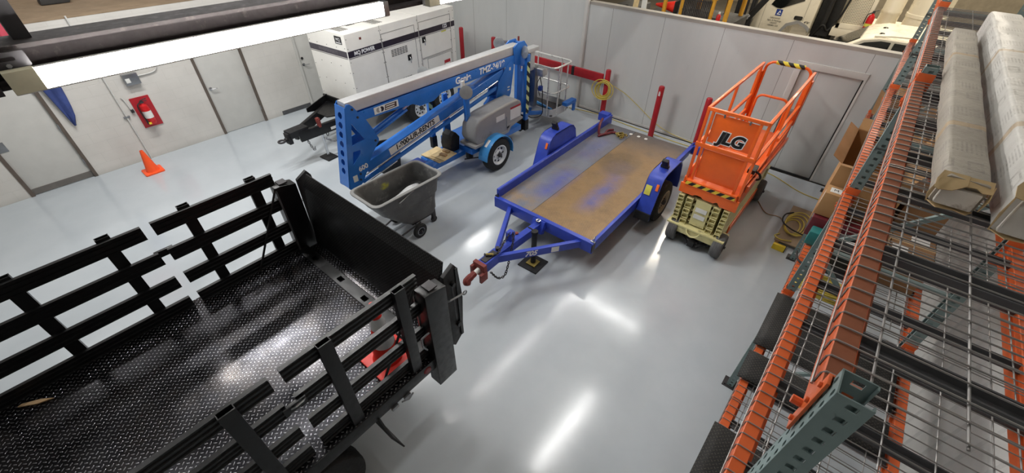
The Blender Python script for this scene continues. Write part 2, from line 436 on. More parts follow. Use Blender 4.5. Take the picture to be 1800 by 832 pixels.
strip_light(5.5, 'unseen third fluorescent strip light added along the beam above the boom lift')  # strip out of view, added for its light along the row
cb = thing('mounting_bracket', 'grey slotted steel bracket bolted to the dark beam beside light end', 'bracket', (BX+.145, -.02, 3.69))
B().prism(rrect(-.22, .13, .016, .095, .008), 'x', -.004, .004, [rrect(-.04, .08, .05, .072, .010)]).build('plate', MT['dark_steel'], cb)
B().box(-.03, .05, -.18, -.05, -.10, -.01).build('socket_box', MT['dark_steel'], cb, bevel=.004)
B().cyl((0, .04, .03), (.014, .04, .03), .012, n=6).build('bolt', MT['steel'], cb)

# ------------------------------------------------------------------ lights
def ceiling_or_fill_strip(x, y, along, w, size=2.5, z=5.95):  # overhead area lamp, for ceiling fixtures and added fill alike
    l = bpy.data.lights.new('ceiling_or_fill_lamp', 'AREA'); l.shape = 'RECTANGLE'; l.size = size if along == 'x' else .22; l.size_y = .22 if along == 'x' else size
    l.energy = w; l.color = (1, .985, .965)
    o = bpy.data.objects.new('ceiling_or_fill_lamp', l); COL.objects.link(o); o.location = (x, y, z)
    return o
for x, y, a, w in ((-2.1, 4.7, 'y', 70), (-3.4, 8.7, 'x', 62), (-8.1, 1.7, 'y', 215), (-5.2, -2.2, 'y', 36), (-6.4, 3.0, 'y', 130), (-13.4, -1.5, 'y', 30),  # first the lamps behind visible streaks, then fill lamps added for even light
                   (-13.4, 2, 'y', 45)):
    ceiling_or_fill_strip(x, y, a, w)
ceiling_or_fill_strip(-8.9, 8.6, 'y', 55, 1.2)
for x, y in ((-6, 17.5), (-1, 18), (3.5, 17.5), (-2, 19), (4, 19)):  # unseen garage lamps added to brighten what lies beyond the partition
    o = ceiling_or_fill_strip(x, y, 'x', 230); o.data.color = (1, .9, .72)
o = ceiling_or_fill_strip(-3.4, 12.9, 'y', 130, 1.6); o.data.color = (1, .9, .74)
o = ceiling_or_fill_strip(.9, 12.4, 'y', 160, 1.6); o.data.color = (1, .9, .74)  # unseen lamp added to light the garage vehicles from the hall side
w = bpy.data.worlds.new('world'); sc.world = w; w.use_nodes = True
w.node_tree.nodes['Background'].inputs[0].default_value = (.55, .57, .6, 1); w.node_tree.nodes['Background'].inputs[1].default_value = .12
sc.view_settings.view_transform = 'Standard'; sc.view_settings.look = 'None'; sc.view_settings.gamma = 1; sc.view_settings.use_curve_mapping = False
sc.view_settings.exposure = -0.04
sc.cycles.use_denoising = True; sc.cycles.max_bounces = 6; sc.cycles.sample_clamp_indirect = 4; sc.cycles.use_adaptive_sampling = True; sc.cycles.adaptive_threshold = .02

# ------------------------------------------------------------------ small things along the left wall
fb = tag(B().box(LW+.001, LW+.02, 1.26, 1.58, .62, 1.22).build('backing_board', MT['red'], bevel=.003), 'red backing board on the left block wall behind the extinguisher', 'board')
fe = thing('fire_extinguisher', 'red fire extinguisher hanging on the red board on block wall', 'fire extinguisher', (LW+.1, 1.41, .70))
B().lathe([(0, 0), (.06, 0), (.072, .02), (.072, .33), (.06, .375), (.025, .40), (.025, .42), (0, .42)], (0, 0, 0)).build('cylinder_body', MT['red_bright'], fe)
B().lathe([(.0735, .13), (.0735, .27)], (0, 0, 0)).build('instruction_label', MT['label'], fe)
B().box(-.02, .02, -.03, .03, .42, .46).bar((0, -.02, .47), (.02, .1, .50), .02, .012).bar((0, -.02, .455), (.02, .09, .455), .02, .01).build('valve_handle', MT['dark_steel'], fe, bevel=.002)
B().tube(smoothpath([(0, -.03, .44), (.03, -.09, .40), (.04, -.10, .28), (.05, -.085, .12)]), .011).cyl((.05, -.085, .14), (.055, -.08, .03), .012, .018).build('hose', MT['black_matte'], fe)
B().box(.068, .078, -.075, -.03, .02, .06).build('inspection_tag', MT['yellow'], fe)
eb = thing('electrical_box', 'grey electrical switch box on left wall beside the fluorescent light', 'electrical box', (LW, 1.43, 1.57))
B().box(.001, .10, -.09, .15, -.1, .1).build('box_body', MT['steel'], eb, bevel=.006)
B().box(.1, .106, -.07, .0, -.05, .03).build('switch_cover', MT['label'], eb, bevel=.002)
B().tube(smoothpath([(.02, .15, .02), (.02, .4, .03), (.02, .5, .1), (.02, .52, .3)]), .012).build('conduit_stub', MT['white'], eb)
cd = thing('conduit_pipe', 'thin white conduit running down the wall behind the orange cone', 'pipe', (LW, 1.08, 0))
B().cyl((.025, 0, .001), (.025, 0, 2.72), .014, n=10).build('pipe', MT['white'], cd)
B().box(.001, .04, -.05, .05, .9, .93).build('clamp', MT['steel'], cd)
sw = thing('hose_bracket', 'thin white switch conduit with black end beside extinguisher', 'conduit', (LW, 1.19, 1.0))
B().tube([(.02, -.03, .28), (.02, -.01, .24), (.02, .02, .02)], .012).build('pipe', MT['white'], sw)
B().box(.001, .05, 0, .05, -.03, .03).build('end_box', MT['dark_steel'], sw, bevel=.004)
def drape(bm, x, pts):
    pass
cl = B()
for i in range(9):
    t = i/8; y0 = .17+.1*t; w2 = .32*(1-t)**.6+.03; z = 2.35-1.33*t
    row = []
    for k in range(9):
        u = k/8; row.append(cl.bm.verts.new((LW+.05+.025*math.sin(u*9+t*3)*(1-.4*t), y0+w2*u+.06*(t-.3), z)))
    if i:
        for k in range(8): cl.bm.faces.new([prev[k], prev[k+1], row[k+1], row[k]])
    prev = row
o = cl.build('cloth', MT['cloth_blue']); o.modifiers.new('thick', 'SOLIDIFY').thickness = .012
tag(o, 'dark blue cloth hanging down the left wall by the door', 'cloth')
def cone(name, label, loc, h, r, mats, tilt=0, bands=False):
    t = thing(name, label, 'traffic cone', loc)
    s = r*1.55
    B().prism(rrect(-s/2*1.15, s/2*1.15, -s/2*1.15, s/2*1.15, .03), 'z', 0, .028).build('base', mats[-1], t, bevel=.006)
    B().lathe([(r*.62, .028), (r*.56, .06), (.028, h), (.02, h), (.02, h-.02)], (0, 0, 0), n=28).build('cone_body', mats[0], t)
    if bands:
        rr = lambda z: r*.56+(.028-r*.56)*(z-.06)/(h-.06)+.002
        for a, c in bands: B().lathe([(rr(a*h), a*h), (rr(c*h), c*h)], (0, 0, 0), n=28).build('reflective_band', MT['reflect'], t)
    return t
c1 = cone('traffic_cone', 'plain orange traffic cone on the floor under the fire extinguisher', (-10.2, .93, 0), .46, .185, [MT['orange_cone']])
# things stored on the loft above the left wall
pp = thing('pipe_offcuts', 'white pipe offcuts leaning on the brown loft floor', 'pipe', (-12.6, 1.62, 2.66))
B().cyl((0, 0, .05), (-.5, .1, 1.6), .055, n=14).build('pipe', MT['white'], pp)
B().cyl((-.1, .55, .03), (-.6, .5, 1.2), .03, n=14).build('pipe', MT['dark_cloth'], pp)
tag(B().prism([(-.25, 0), (.2, 0), (.24, .12), (.05, .2), (-.2, .16)], 'x', -.15, .15).build('sack', MT['dark_cloth'], loc=(-12.55, 1.25, 2.66), bevel=.04), 'crumpled grey sack beside the pipes on the brown loft', 'sack')
rc = B()
for i in range(7):
    row = [rc.bm.verts.new((-10.74+.03*math.sin(k*1.9+i*.5), -.42+.095*k+i*.012, 3.30-i*.135)) for k in range(8)]
    if i:
        for k in range(7): rc.bm.faces.new([prev[k], prev[k+1], row[k+1], row[k]])
    prev = row
o = rc.build('banner', MT['cloth_red'], loc=(0, 0, -.02)); o.modifiers.new('thick', 'SOLIDIFY').thickness = .01
tag(o, 'pink red cloth hanging above the left wall beside dark column', 'cloth')

# ------------------------------------------------------------------ bollards, red crossbar, cords
def bollard(x, y, label, z=1.2):
    t = thing('bollard', label, 'bollard', (x, y, 0), 0, 'red steel bollards along the back wall')
    B().lathe([(.062, 0), (.062, z-.03), (.05, z-.006), (0, z)], (0, 0, 0), n=20).build('post', MT['red'], t)
    B().cyl((0, 0, 0), (0, 0, .008), .09).build('floor_flange', MT['steel'], t)
    return t
bollard(-4.73, 9.12, 'red bollard carrying the yellow rope coil at crossbar end')
bl = bollard(-3.33, 8.97, 'red bollard standing behind the middle of the blue trailer')
B().prism([(-.02, 0), (.02, 0), (.022, .07), (0, .11), (-.02, .08)], 'y', -.066, -.0625).build('sticker', MT['label'], bl, loc=(0, 0, 1.0))
bollard(-2.28, 8.9, 'red bollard between the blue trailer and the orange lift', 1.24)
bollard(-9.5, 8.98, 'tall red bollard at the corner of the white generator', 1.36)
bollard(-8.25, 8.98, 'red bollard behind the round silver pad of the boom', 1.32)
bollard(-7.37, 9.03, 'red bollard holding the crossbar end behind the lift basket')
cbm = thing('crossbar', 'long red crossbar on bollards behind the lift basket', 'barrier', (-6.0, 9.03, 1.0))
B().box(-1.3, 1.2, -.03, .03, -.10, .10).build('bar', MT['red'], cbm, bevel=.006)
B().box(.32, .4, -.033, .033, -.101, .101).build('tape_band', MT['black_matte'], cbm)
rp = B()
for k in range(7):
    a = random.uniform(-.03, .03); R = random.uniform(.13, .19)
    pts = [(-4.73+(.075+.01*k)*math.sin(t)*1.9*R/.16, 9.03-.02-.012*k+.03*math.cos(t), .78+a+R*1.25*math.cos(t)) for t in [2*PI*i/24 for i in range(24)]]
    rp.tube(pts, .011, 6, True)
tag(rp.build('rope_coil', MT['cord_yellow']), 'coiled yellow cord hung over the red crossbar bollard', 'rope')
ln = smoothpath([(-4.66, 9.05, .92), (-4.3, 9.24, .72), (-3.94, 9.3, .5), (-3.27, 9.32, .14), (-2.5, 9.3, .03), (-1.5, 9.28, .012), (-1.1, 9.24, .012)])
tag(B().tube(ln, .008, 6).build('cord', MT['cord_yellow']), 'yellow cord sagging along the partition wall from bollard to floor', 'cord')
ln = smoothpath([(-5.7, 9.10, .01), (-4.95, 9.25, .01), (-3.89, 9.17, .01), (-2.85, 9.12, .01), (-1.8, 9.14, .01), (-.8, 9.1, .01), (-.1, 8.75, .01), (.35, 8.7, .01)])
tag(B().tube(ln, .009, 6).build('cord', MT['cord_yellow']), 'yellow cord lying on the floor along the back wall', 'cord')
ln = smoothpath([(-.62, 7.9, .01), (-.4, 7.6, .01), (-.16, 7.62, .01), (-.02, 7.3, .01), (-.08, 6.95, .01)])
tag(B().tube(ln, .007, 6).build('cable', MT['wood']), 'thin tan cable on the floor from orange lift to rack', 'cable')
# ------------------------------------------------------------------ wheels
def wheel(name, parent, c, axis, R, w, rim_mat, tyre_mat=None, rimr=.6, side=1, holes=8, hub=None):
    """tyre (part) with rim and hub sub-parts; axis x, outer face towards side"""
    c = Vector(c); s = side; tm = tyre_mat or MT['rubber']
    r0 = R*rimr
    prof = [(r0, -w/2), (r0+.01, -w/2-.004), (R*.9, -w/2), (R*.97, -w/2+.012), (R, -w/2+.035), (R, w/2-.035), (R*.97, w/2-.012), (R*.9, w/2), (r0+.01, w/2+.004), (r0, w/2), (r0, -w/2)]
    b = B(); b.lathe(prof, c, 'x', 40)
    for k in (-1, 0, 1): b.torus(c+Vector((k*w*.22, 0, 0)), 'x', R, .004, 40, 6)
    t = b.build(name, tm, parent)
    o = c + Vector((s*w*.5, 0, 0)); ax = (s, 0, 0)
    rb = B(); rb.lathe([(r0+.004, .004), (r0*.93, .006), (r0*.86, -.018), (r0*.80, -.05), (r0*.45, -.035), (r0*.38, -.018), (0, -.018)], o, ax, 32)
    rb.slot(0)
    for k in range(holes):
        a = 2*PI*k/holes; p = o+Vector((-s*.044, math.cos(a)*r0*.66, math.sin(a)*r0*.66))
        rb.cyl(p, p+Vector((s*.006, 0, 0)), r0*.105, n=12)
    rb.slot(1)
    rim = rb.build('rim', [rim_mat, MT['black_matte']], t)
    nb = B(); nb.lathe([(r0*.24, -.02), (r0*.24, .01), (r0*.18, .03), (0, .03)], o, ax, 16)
    for k in range(5):
        a = 2*PI*k/5+.3; p = o+Vector((-s*.02, math.cos(a)*r0*.34, math.sin(a)*r0*.34)); nb.cyl(p, p+Vector((s*.02, 0, 0)), .009, n=6)
    nb.build('hub', hub or MT['dark_steel'], rim)
    return t

# ------------------------------------------------------------------ black stake-bed truck
def worn(n, col, h):
    x = n.xyz()
    # dusty, scuffed steel along the middle of the bed and light dirt at the front
    dx = n.math('ABSOLUTE', n.math('ADD', x[0], .0))
    m = n.math('MULTIPLY', n.ramp(dx, (.25, (1, 1, 1)), (.75, (0, 0, 0))), n.ramp(n.noise(2.3, 8, .7), (.42, (0, 0, 0)), (.68, (1, 1, 1))))
    c = n.mix(n.math('MULTIPLY', m, .4), col, srgb(92, 84, 74))
    return c
MT['bed_plate'] = diamond('black_tread_plate', (54, 54, 58), (158, 158, 162), .05, 'xy', .19, .88, worn)
MT['gate_plate'] = diamond('black_tread_plate_upright', (17, 17, 18), (44, 44, 46), .038, 'xz', .42, .35)
TX, TY = -3.28, 1.40
truck = thing('stake_bed_truck', 'black stake bed truck with tread plate floor and raised lift gate', 'truck', (TX, TY, 0), .012)
HW = 1.25
B().box(-HW, HW, -5.0, -.16, 1.0, 1.05).build('deck', MT['bed_plate'], truck, bevel=.004)
e = B().box(HW-.02, HW+.012, -5.0, -.0, .9, 1.046).box(HW-.2, HW-.02, -5, -.1, .92, .98)
e.build('side_skirt', MT['black'], truck, bevel=.006)
B().box(-HW-.012, -HW+.02, -5.0, 0, .9, 1.046).build('side_skirt', MT['black'], truck, bevel=.006)
hole = lambda x: rrect(x-.045, x+.045, -.125, -.065, .008)
B().prism([(-HW, -.158), (HW, -.158), (HW, -.03), (-HW, -.03)], 'z', 1.0, 1.052, [hole(-.86), hole(-.33), hole(.12), hole(.62)]).build('rear_sill', MT['black'], truck)
B().box(-HW, HW, -.15, .0, .93, .985).build('rear_crossmember', MT['black_matte'], truck)
B().box(-1.1, 1.1, -.025, .09, 1.02, 1.05).build('gate_flap', MT['bed_plate'], truck, bevel=.004)
def rail_prof(x, z, h=.135, t=.036):
    pts = [(x-t/2, z)]
    pts += [(x+t/2, z)]
    k = 3
    for i in range(k):
        a = z+h*(i+.12)/k; c = z+h*(i+.88)/k
        pts += [(x+t/2, a), (x+t/2-.012, a+.006), (x+t/2-.012, c-.006), (x+t/2, c)]
    pts += [(x+t/2, z+h), (x-t/2, z+h)]
    for i in range(k-1, -1, -1):
        a = z+h*(i+.12)/k; c = z+h*(i+.88)/k
        pts += [(x-t/2, c), (x-t/2+.012, c-.006), (x-t/2+.012, a+.006), (x-t/2, a)]
    return pts
RZ = (1.052, 1.34, 1.655, 1.97)
proto = {}
for s in (-1, 1):
    for i, z in enumerate(RZ):
        for a, c in ((-5.0, -1.30), (-1.225, -.1)):
            B().prism(rail_prof(s*1.17, z), 'y', a, c).build('rail', MT['black'], truck)
    for yc in (-.30, -.93, -1.56, -2.2, -2.85, -3.5):
        w = .05
        x0 = s*1.19; x1 = s*1.24
        b = B()
        b.box(min(x0+s*.044, x1), max(x0+s*.044, x1)+.004*(s > 0), yc-w, yc+w, 1.052, 2.128)
        b.box(min(x0, x1), max(x0, x1), yc-w, yc-w+.006, 1.052, 2.128).box(min(x0, x1), max(x0, x1), yc+w-.006, yc+w, 1.052, 2.128)
        b.box(min(x0, x0+s*.006), max(x0, x0+s*.006), yc-w, yc+w, 1.052, 2.128)
        b.build('stake_post', MT['black'], truck, bevel=.002)
lt = B().box(1.185, 1.215, -1.33, -1.17, 1.70, 1.77).build('rail_latch', MT['black'], truck, bevel=.004)
B().tube([(1.215, -1.28, 1.745), (1.235, -1.25, 1.76), (1.235, -1.2, 1.765), (1.215, -1.18, 1.75)], .008).build('latch_pin', MT['chrome'], lt)
lt = B().box(-1.215, -1.185, -1.33, -1.17, 1.72, 1.79).build('rail_latch', MT['black'], truck, bevel=.004)
for s in (-1, 1):
    B().cyl((s*1.13, -.62, 1.06), (s*1.15, -.12, 1.93), .012, n=8).build('corner_brace', MT['black'], truck)
# lift gate: folded platform, upper lip, columns, arms
ang = math.atan2(.10, .92)
def gp(x, y, z):   # platform frame -> truck frame
    return (x, .075+y*math.cos(ang)+z*math.sin(ang), 1.03+z*math.cos(ang)-y*math.sin(ang))
def gbox(x0, x1, y0, y1, z0, z1):
    b = B(); v = [gp(x, y, z) for z in (z0, z1) for y in (y0, y1) for x in (x0, x1)]
    b._add(v, [(0, 2, 3, 1), (4, 5, 7, 6), (0, 1, 5, 4), (2, 6, 7, 3), (0, 4, 6, 2), (1, 3, 7, 5)]); return b
gate = gbox(-1.12, 1.12, 0, .05, -.02, .80).build('lift_platform', MT['gate_plate'], truck, bevel=.003)
lip = B(); vv = [gp(x, y, z) for x in (-1.12, 1.12) for y, z in ((0, .80), (.05, .80), (.065, .945), (.055, .945))]
lip._add(vv, [(3, 2, 1, 0), (4, 5, 6, 7), (0, 1, 5, 4), (1, 2, 6, 5), (2, 3, 7, 6), (3, 0, 4, 7)])
lip.build('platform_lip', MT['gate_plate'], gate)
for s in (-1, 1):
    c = B()
    xa, xb = (1.15, 1.29) if s > 0 else (-1.29, -1.15)
    c.box(xa, xb, -.125, .105, .62, 1.86)
    c.prism([(-.125, 1.86), (.105, 1.86), (.105, 1.89), (-.06, 1.93), (-.125, 1.93)], 'x', xa, xb)
    col = c.build('gate_column', MT['black'], truck, bevel=.006)
    B().box(min(xb, xb) - (.16 if s < 0 else .0) if False else (xa-.012 if s > 0 else xb), xa if s > 0 else xb+.012, -.135, -.115, .95, 1.9).build('edge_strip', MT['steel'], col)
    B().box(xa+.02, xb-.02, -.06, .03, 1.93, 1.945).build('decal', MT['dark_steel'], col)
    p = B()
    xo = s*1.20
    p.prism([(.12, .98), (.19, .9), (.30, 1.0), (.34, 1.5), (.31, 1.9), (.27, 1.97), (.14, 1.9)], 'x', xo-.02, xo+.02)
    arm = p.build('lift_arm', MT['black_matte'], truck, bevel=.003)
    q = B()
    q.box(xo+s*.02-.012, xo+s*.02+.012, .27, .30, 1.0, 1.92).cyl((xo-.04, .22, 1.78), (xo+s*.06, .22, 1.78), .022).cyl((xo-.04, .25, 1.2), (xo+s*.05, .25, 1.2), .03)
    q.cyl((xo, .24, 1.22), (xo, .22, 1.76), .025)
    q.build('linkage', MT['black'], arm)
    h = B().tube([(xo, .1, 1.6), (xo+s*.05, .16, 1.62), (xo+s*.05, .33, 1.58)], .010).torus((xo+s*.05, .345, 1.575), 'x', .022, .007)
    h.build('hook', MT['steel'], arm)
lb = B().tube([(1.24, -.2, 1.42), (1.26, -.12, 1.45), (1.26, -.04, 1.47)], .009).tube([(1.24, -.2, 1.42), (1.25, -.21, 1.32), (1.25, -.17, 1.24)], .009)
lb.build('gate_latch_handle', MT['steel'], truck)
B().lathe([(0, .012), (.035, .01), (.045, .0)], (HW+.012, -.22, .975), 'x').build('marker_light', MT['red_lens'], truck)
B().lathe([(0, .012), (.035, .01), (.045, .0)], (-HW-.012, -.22, .975), (-1, 0, 0)).build('marker_light', MT['red_lens'], truck)
pk = B()
for y in (-.52, -.66): pk.box(HW+.006, HW+.03, y, y+.07, .865, .9)
pk.tube([(HW+.02, -.55, .87), (HW+.03, -.48, .84), (HW+.02, -.42, .86)], .008)
pk.build('winch_hook', MT['steel'], truck)
ch = B()
for s in (-1, 1):
    ch.bar((s*.43, -6.2, .82), (s*.43, -.1, .82), .08, .2)
for y in (-.6, -1.5, -2.4, -3.3, -4.2, -4.9): ch.bar((-1.2, y, .95), (1.2, y, .95), .06, .09)
ch.build('chassis', MT['black_matte'], truck)
for s in (-1, 1):
    for x in (.86, 1.12):
        wheel('dual_tyre', truck, (s*x, -1.42, .40), 'x', .40, .21, MT['black'], None, .55, s, 6)
    fl = B()
    for k in range(2): pass
    fl.prism([(-.80, .93), (-.785, .93), (-.74, .5), (-.66, .17), (-.675, .17), (-.76, .5)], 'x', s*1.02-.26 if s > 0 else -1.28, 1.28 if s > 0 else -.76)
    fl.build('mud_flap', MT['rubber'], truck)
ax = B().cyl((-.75, -1.42, .40), (.75, -1.42, .40), .06).lathe([(0, -.17), (.12, -.14), (.17, 0), (.12, .14), (0, .17)], (0, -1.42, .4), 'y')
ax.build('rear_axle', MT['black_matte'], truck)
cone('traffic_cone', 'red traffic cone with two white bands standing on the black truck bed', (-2.36, 1.02, 1.053), .76, .225, [MT['cone_red']], 0, [(.62, .80), (.33, .50)])
lf = B()
for k in range(2): lf.prism([(-.12, -.012), (.02, -.022), (.13, .002), (.03, .02), (-.10, .012)], 'z', .002+.006*k, .006+.006*k)
o = lf.build('wood_splinter', MT['wood'], loc=(-4.27, -1.22, 1.055)); o.rotation_euler = (0, 0, 1.0)
tag(o, 'pale wood splinter lying on the black truck bed', 'wood scrap')

# ------------------------------------------------------------------ blue tilt-bed trailer
def m_deck():
    n = N('rusty_tread_plate'); x = n.xyz(); h = tread_height(n, x[0], x[1], .036)
    big = n.noise(1.3, 6, .6); fine = n.noise(16, 6, .7)
    rust = n.ramp(n.noise(2.2, 7, .65), (.25, srgb(122, 99, 70)), (.5, srgb(158, 127, 86)), (.75, srgb(138, 113, 80)))
    rust = n.mix(n.math('MULTIPLY', fine, .25), rust, srgb(80, 70, 58))
    grey = n.ramp(big, (.3, srgb(110, 116, 132)), (.7, srgb(132, 136, 146)))
    # left plate is greyer, the other is rust brown
    left = n.math('LESS_THAN', x[0], -.24)
    yel = n.ramp(x[1], (.0, (.8,)*3), (.9, (0, 0, 0)))
    lc = n.mix(n.ramp(n.noise(1.7, 5), (.45, (0, 0, 0)), (.7, (.55,)*3)), grey, srgb(136, 118, 92))
    lc = n.mix(n.math('MULTIPLY', yel, n.ramp(n.noise(2.6, 5), (.4, (0, 0, 0)), (.62, (1, 1, 1)))), lc, srgb(168, 130, 62))
    c = n.mix(left, rust, lc)
    # remaining blue paint in two wheel tracks
    def track(cx, w, y0, y1, amt):
        d = n.math('DIVIDE', n.math('ABSOLUTE', n.math('SUBTRACT', x[0], cx)), w)
        a = n.ramp(d, (.1, (1, 1, 1)), (1.0, (0, 0, 0)))
        yy = n.math('DIVIDE', n.math('ABSOLUTE', n.math('SUBTRACT', x[1], (y0+y1)/2)), (y1-y0)/2)
        e = n.ramp(yy, (.5, (1, 1, 1)), (1.0, (0, 0, 0)))
        return n.math('MULTIPLY', n.math('MULTIPLY', a, e), n.math('MULTIPLY', n.ramp(n.noise(3.5, 6, .7), (.3, (.35,)*3), (.6, (1, 1, 1))), amt))
    for cx, w, y0, y1, amt in ((-.40, .26, .4, 1.7, .95), (-.55, .3, 1.9, 3.2, .5), (.34, .22, .5, 2.0, .75), (.2, .3, 1.7, 2.5, .35)):
        c = n.mix(track(cx, w, y0, y1, amt), c, srgb(92, 100, 170))
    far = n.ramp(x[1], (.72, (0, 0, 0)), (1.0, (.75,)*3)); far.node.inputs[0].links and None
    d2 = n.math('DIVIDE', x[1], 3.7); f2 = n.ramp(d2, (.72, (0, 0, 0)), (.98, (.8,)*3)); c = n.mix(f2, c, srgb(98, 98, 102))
    dk = n.math('SQRT', n.math('ADD', n.math('POWER', n.math('DIVIDE', n.math('SUBTRACT', x[0], .12), .42), 2.0), n.math('POWER', n.math('DIVIDE', n.math('SUBTRACT', x[1], 2.35), .55), 2.0)))
    c = n.mix(n.ramp(dk, (.7, (.45,)*3), (1.1, (0, 0, 0))), c, srgb(92, 82, 66))
    sm = n.math('LESS_THAN', n.math('ABSOLUTE', n.math('ADD', x[0], .24)), .004); c = n.mix(sm, c, srgb(52, 46, 40))
    sp = n.ramp(n.noise(4.6, 2, .4), (.77, (0, 0, 0)), (.8, (.8,)*3)); c = n.mix(sp, c, srgb(60, 50, 42))
    c = n.mix(n.math('MULTIPLY', h, .3), c, srgb(190, 184, 176))
    n.set('Base Color', c); n.set('Metallic', .25); n.set('Roughness', n.ramp(n.noise(5, 6), (.3, (.42,)*3), (.7, (.62,)*3))); n.bump(h, .7, .005); return n.m
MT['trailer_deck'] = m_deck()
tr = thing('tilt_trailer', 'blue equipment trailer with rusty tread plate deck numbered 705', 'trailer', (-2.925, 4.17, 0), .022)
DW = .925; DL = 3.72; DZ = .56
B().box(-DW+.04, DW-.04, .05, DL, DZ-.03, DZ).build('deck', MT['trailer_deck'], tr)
B().prism([(.0, .40), (.06, .40), (.06, .435), (.03, .44), (.03, .545), (.07, .555), (.07, .585), (.0, .585)], 'x', -DW, DW).build('front_rail', MT['blue_t'], tr, bevel=.003)
B().prism([(-DW, .42), (-DW+.035, .42), (-DW+.05, DZ-.02), (-DW+.05, .70), (-DW+.035, .715), (-DW, .715)], 'y', .06, DL+.12).build('side_rail', MT['blue_t'], tr, bevel=.004)
B().prism([(DW, .42), (DW-.04, .42), (DW-.05, DZ-.01), (DW-.05, .60), (DW, .60)], 'y', .06, DL).build('side_rail', MT['blue_t'], tr, bevel=.004)
B().bar((DW+.01, DL-.75, .60), (DW+.01, DL+.12, .60), .07, .1).build('rear_beam', MT['blue_t'], tr, bevel=.004)
for s, z in ((-1, .66), (1, .58)):
    st = B()
    x0 = s*(DW+.02)
    st.box(min(x0-.02, x0+s*.2), max(x0+.02, x0+s*.2), DL-.02, DL+.15, z-.09, z+.07)
    st.build('ramp_socket', MT['blue_t'], tr, bevel=.006)
for x in (-.33, -.16, .0):
    B().prism(rrect(x-.03+.06, x+.03+.06, DL-.2, DL-.13, .02), 'z', DZ, DZ+.003).build('anchor_slot', MT['label'], tr)
for x in (-DW+.02, DW-.03):
    d = B().torus((x, .09, .61), (1, .3, 0), .035, .008, 20, 8).box(x-.035, x+.035, .03, .07, .585, .595)
    d.build('tie_down_ring', MT['steel'] if x > 0 else MT['black_matte'], tr)
B().box(DW-.02, DW+.002, .0, .09, .42, .56).build('corner_cap', MT['dark_steel'], tr, bevel=.004)
fr = B()
for x in (-.7, .7): fr.box(x-.04, x+.04, .08, DL, .36, .50)
for y in (.6, 1.4, 2.2, 3.0, 3.6): fr.box(-DW+.05, DW-.05, y-.03, y+.03, .44, .53)
fr.cyl((-1.05, 1.98, .34), (1.05, 1.98, .34), .04)
fr.build('underframe', MT['dark_steel'], tr)
for s in (-1, 1):
    xa, xb = (DW+.015, DW+.265) if s > 0 else (-DW-.265, -DW-.015)
    y0 = 1.37
    prof = [(y0, .30), (y0+.02, .42), (y0+.20, .93), (y0+.27, 1.0), (y0+.37, 1.03), (y0+.86, 1.03), (y0+.96, 1.0), (y0+1.05, .9), (y0+1.16, .52), (y0+1.16, .40)]
    inner = [(y, z-.018 if z > .9 else z) for y, z in prof[::-1]]
    inner = [(y0+1.14, .40), (y0+1.14, .52), (y0+1.03, .88), (y0+.95, .97), (y0+.86, 1.008), (y0+.38, 1.008), (y0+.28, .98), (y0+.22, .92), (y0+.045, .42), (y0+.03, .30)]
    f = B().prism(prof+inner, 'x', xa, xb)
    wall = (xa, xa+.012) if s > 0 else (xb-.012, xb)
    f.prism(prof, 'x', *wall)
    if s < 0: f.prism(prof, 'x', xa, xa+.012)
    fen = f.build('fender', MT['blue_t'], tr, bevel=.004)
    cx = (xa+xb)/2
    B().prism([(y0+.02, .30), (y0+.045, .43), (y0+.0, .43), (y0-.03, .30)], 'x', xa, xb).build('scuff_guard', MT['black_matte'], fen)
    # work light on the fender
    wl = B().obox((cx, y0+.52, 1.06), (.14, .05, .05)); wl.obox((cx, y0+.50, 1.125), (.10, .06, .15), (.5, 0, 0))
    wl.build('marker_lamp', MT['black_matte'], fen, bevel=.01)
    p0 = Vector((cx+s*.0, y0+.145, .80)); nrm = Vector((0, -.51, .18)).normalized(); u = Vector((0, .18, .51)).normalized()
    def plate(dx, dz, w, h, mat, nm):
        c = p0+Vector((dx, 0, 0))+u*dz
        b = B(); v = [c+Vector((a*w/2, 0, 0))+u*(b2*h/2)+nrm*k for k in (.0, .008) for a, b2 in ((-1, -1), (1, -1), (1, 1), (-1, 1))]
        b._add(v, [(3, 2, 1, 0), (4, 5, 6, 7), (0, 1, 5, 4), (1, 2, 6, 5), (2, 3, 7, 6), (3, 0, 4, 7)]); b.build(nm, mat, fen, bevel=.003)
    plate(.08*s if s > 0 else .07, .06, .045, .11, MT['amber'], 'amber_reflector')
    if s > 0: plate(-.05, -.02, .10, .16, MT['label_y'], 'warning_decal')
    wheel('tyre', tr, (s*(DW+.15), 1.98, .36), 'x', .36, .21, MT['wheel_tan'], None, .58, s, 8)
# draw bar
db = B()
db.bar((-.62, .03, .47), (.0, -1.06, .55), .06, .12).bar((.0, -1.0, .56), (.0, -1.34, .56), .14, .16)
db.build('drawbar_side', MT['blue_t'], tr, bevel=.005)
sd = B().bar((.72, .03, .48), (.04, -1.06, .55), .06, .12).build('drawbar_side', MT['blue_t'], tr, bevel=.005)
B().bar((0, .2, .46), (0, -1.04, .55), .10, .14).bar((-.0, .0, .46), (0, -.08, .50), .22, .2).build('drawbar_centre', MT['blue_t'], tr, bevel=.005)
p = Vector((.72, .03, .48)); q = Vector((.04, -1.06, .55)); dd = (q-p).normalized(); sdn = Vector((-dd.y, dd.x, 0)) if False else Vector((1.15, -.68, 0)).normalized()
text('705', .12, tuple(p+(q-p)*.62+sdn*.0315), tuple(-dd), (0, 0, 1), MT['text_white'], sd, 'number_705', .001, .25, .004)
lb = B(); c0 = p+(q-p)*.33+sdn*.031
lb.bar(c0-dd*.06, c0+dd*.06, .003, .09); lb.build('serial_label', MT['label'], sd)
B().box(-.09, .0, -.72, -.62, .52, .74).build('chain_post', MT['blue_t'], tr, bevel=.004)
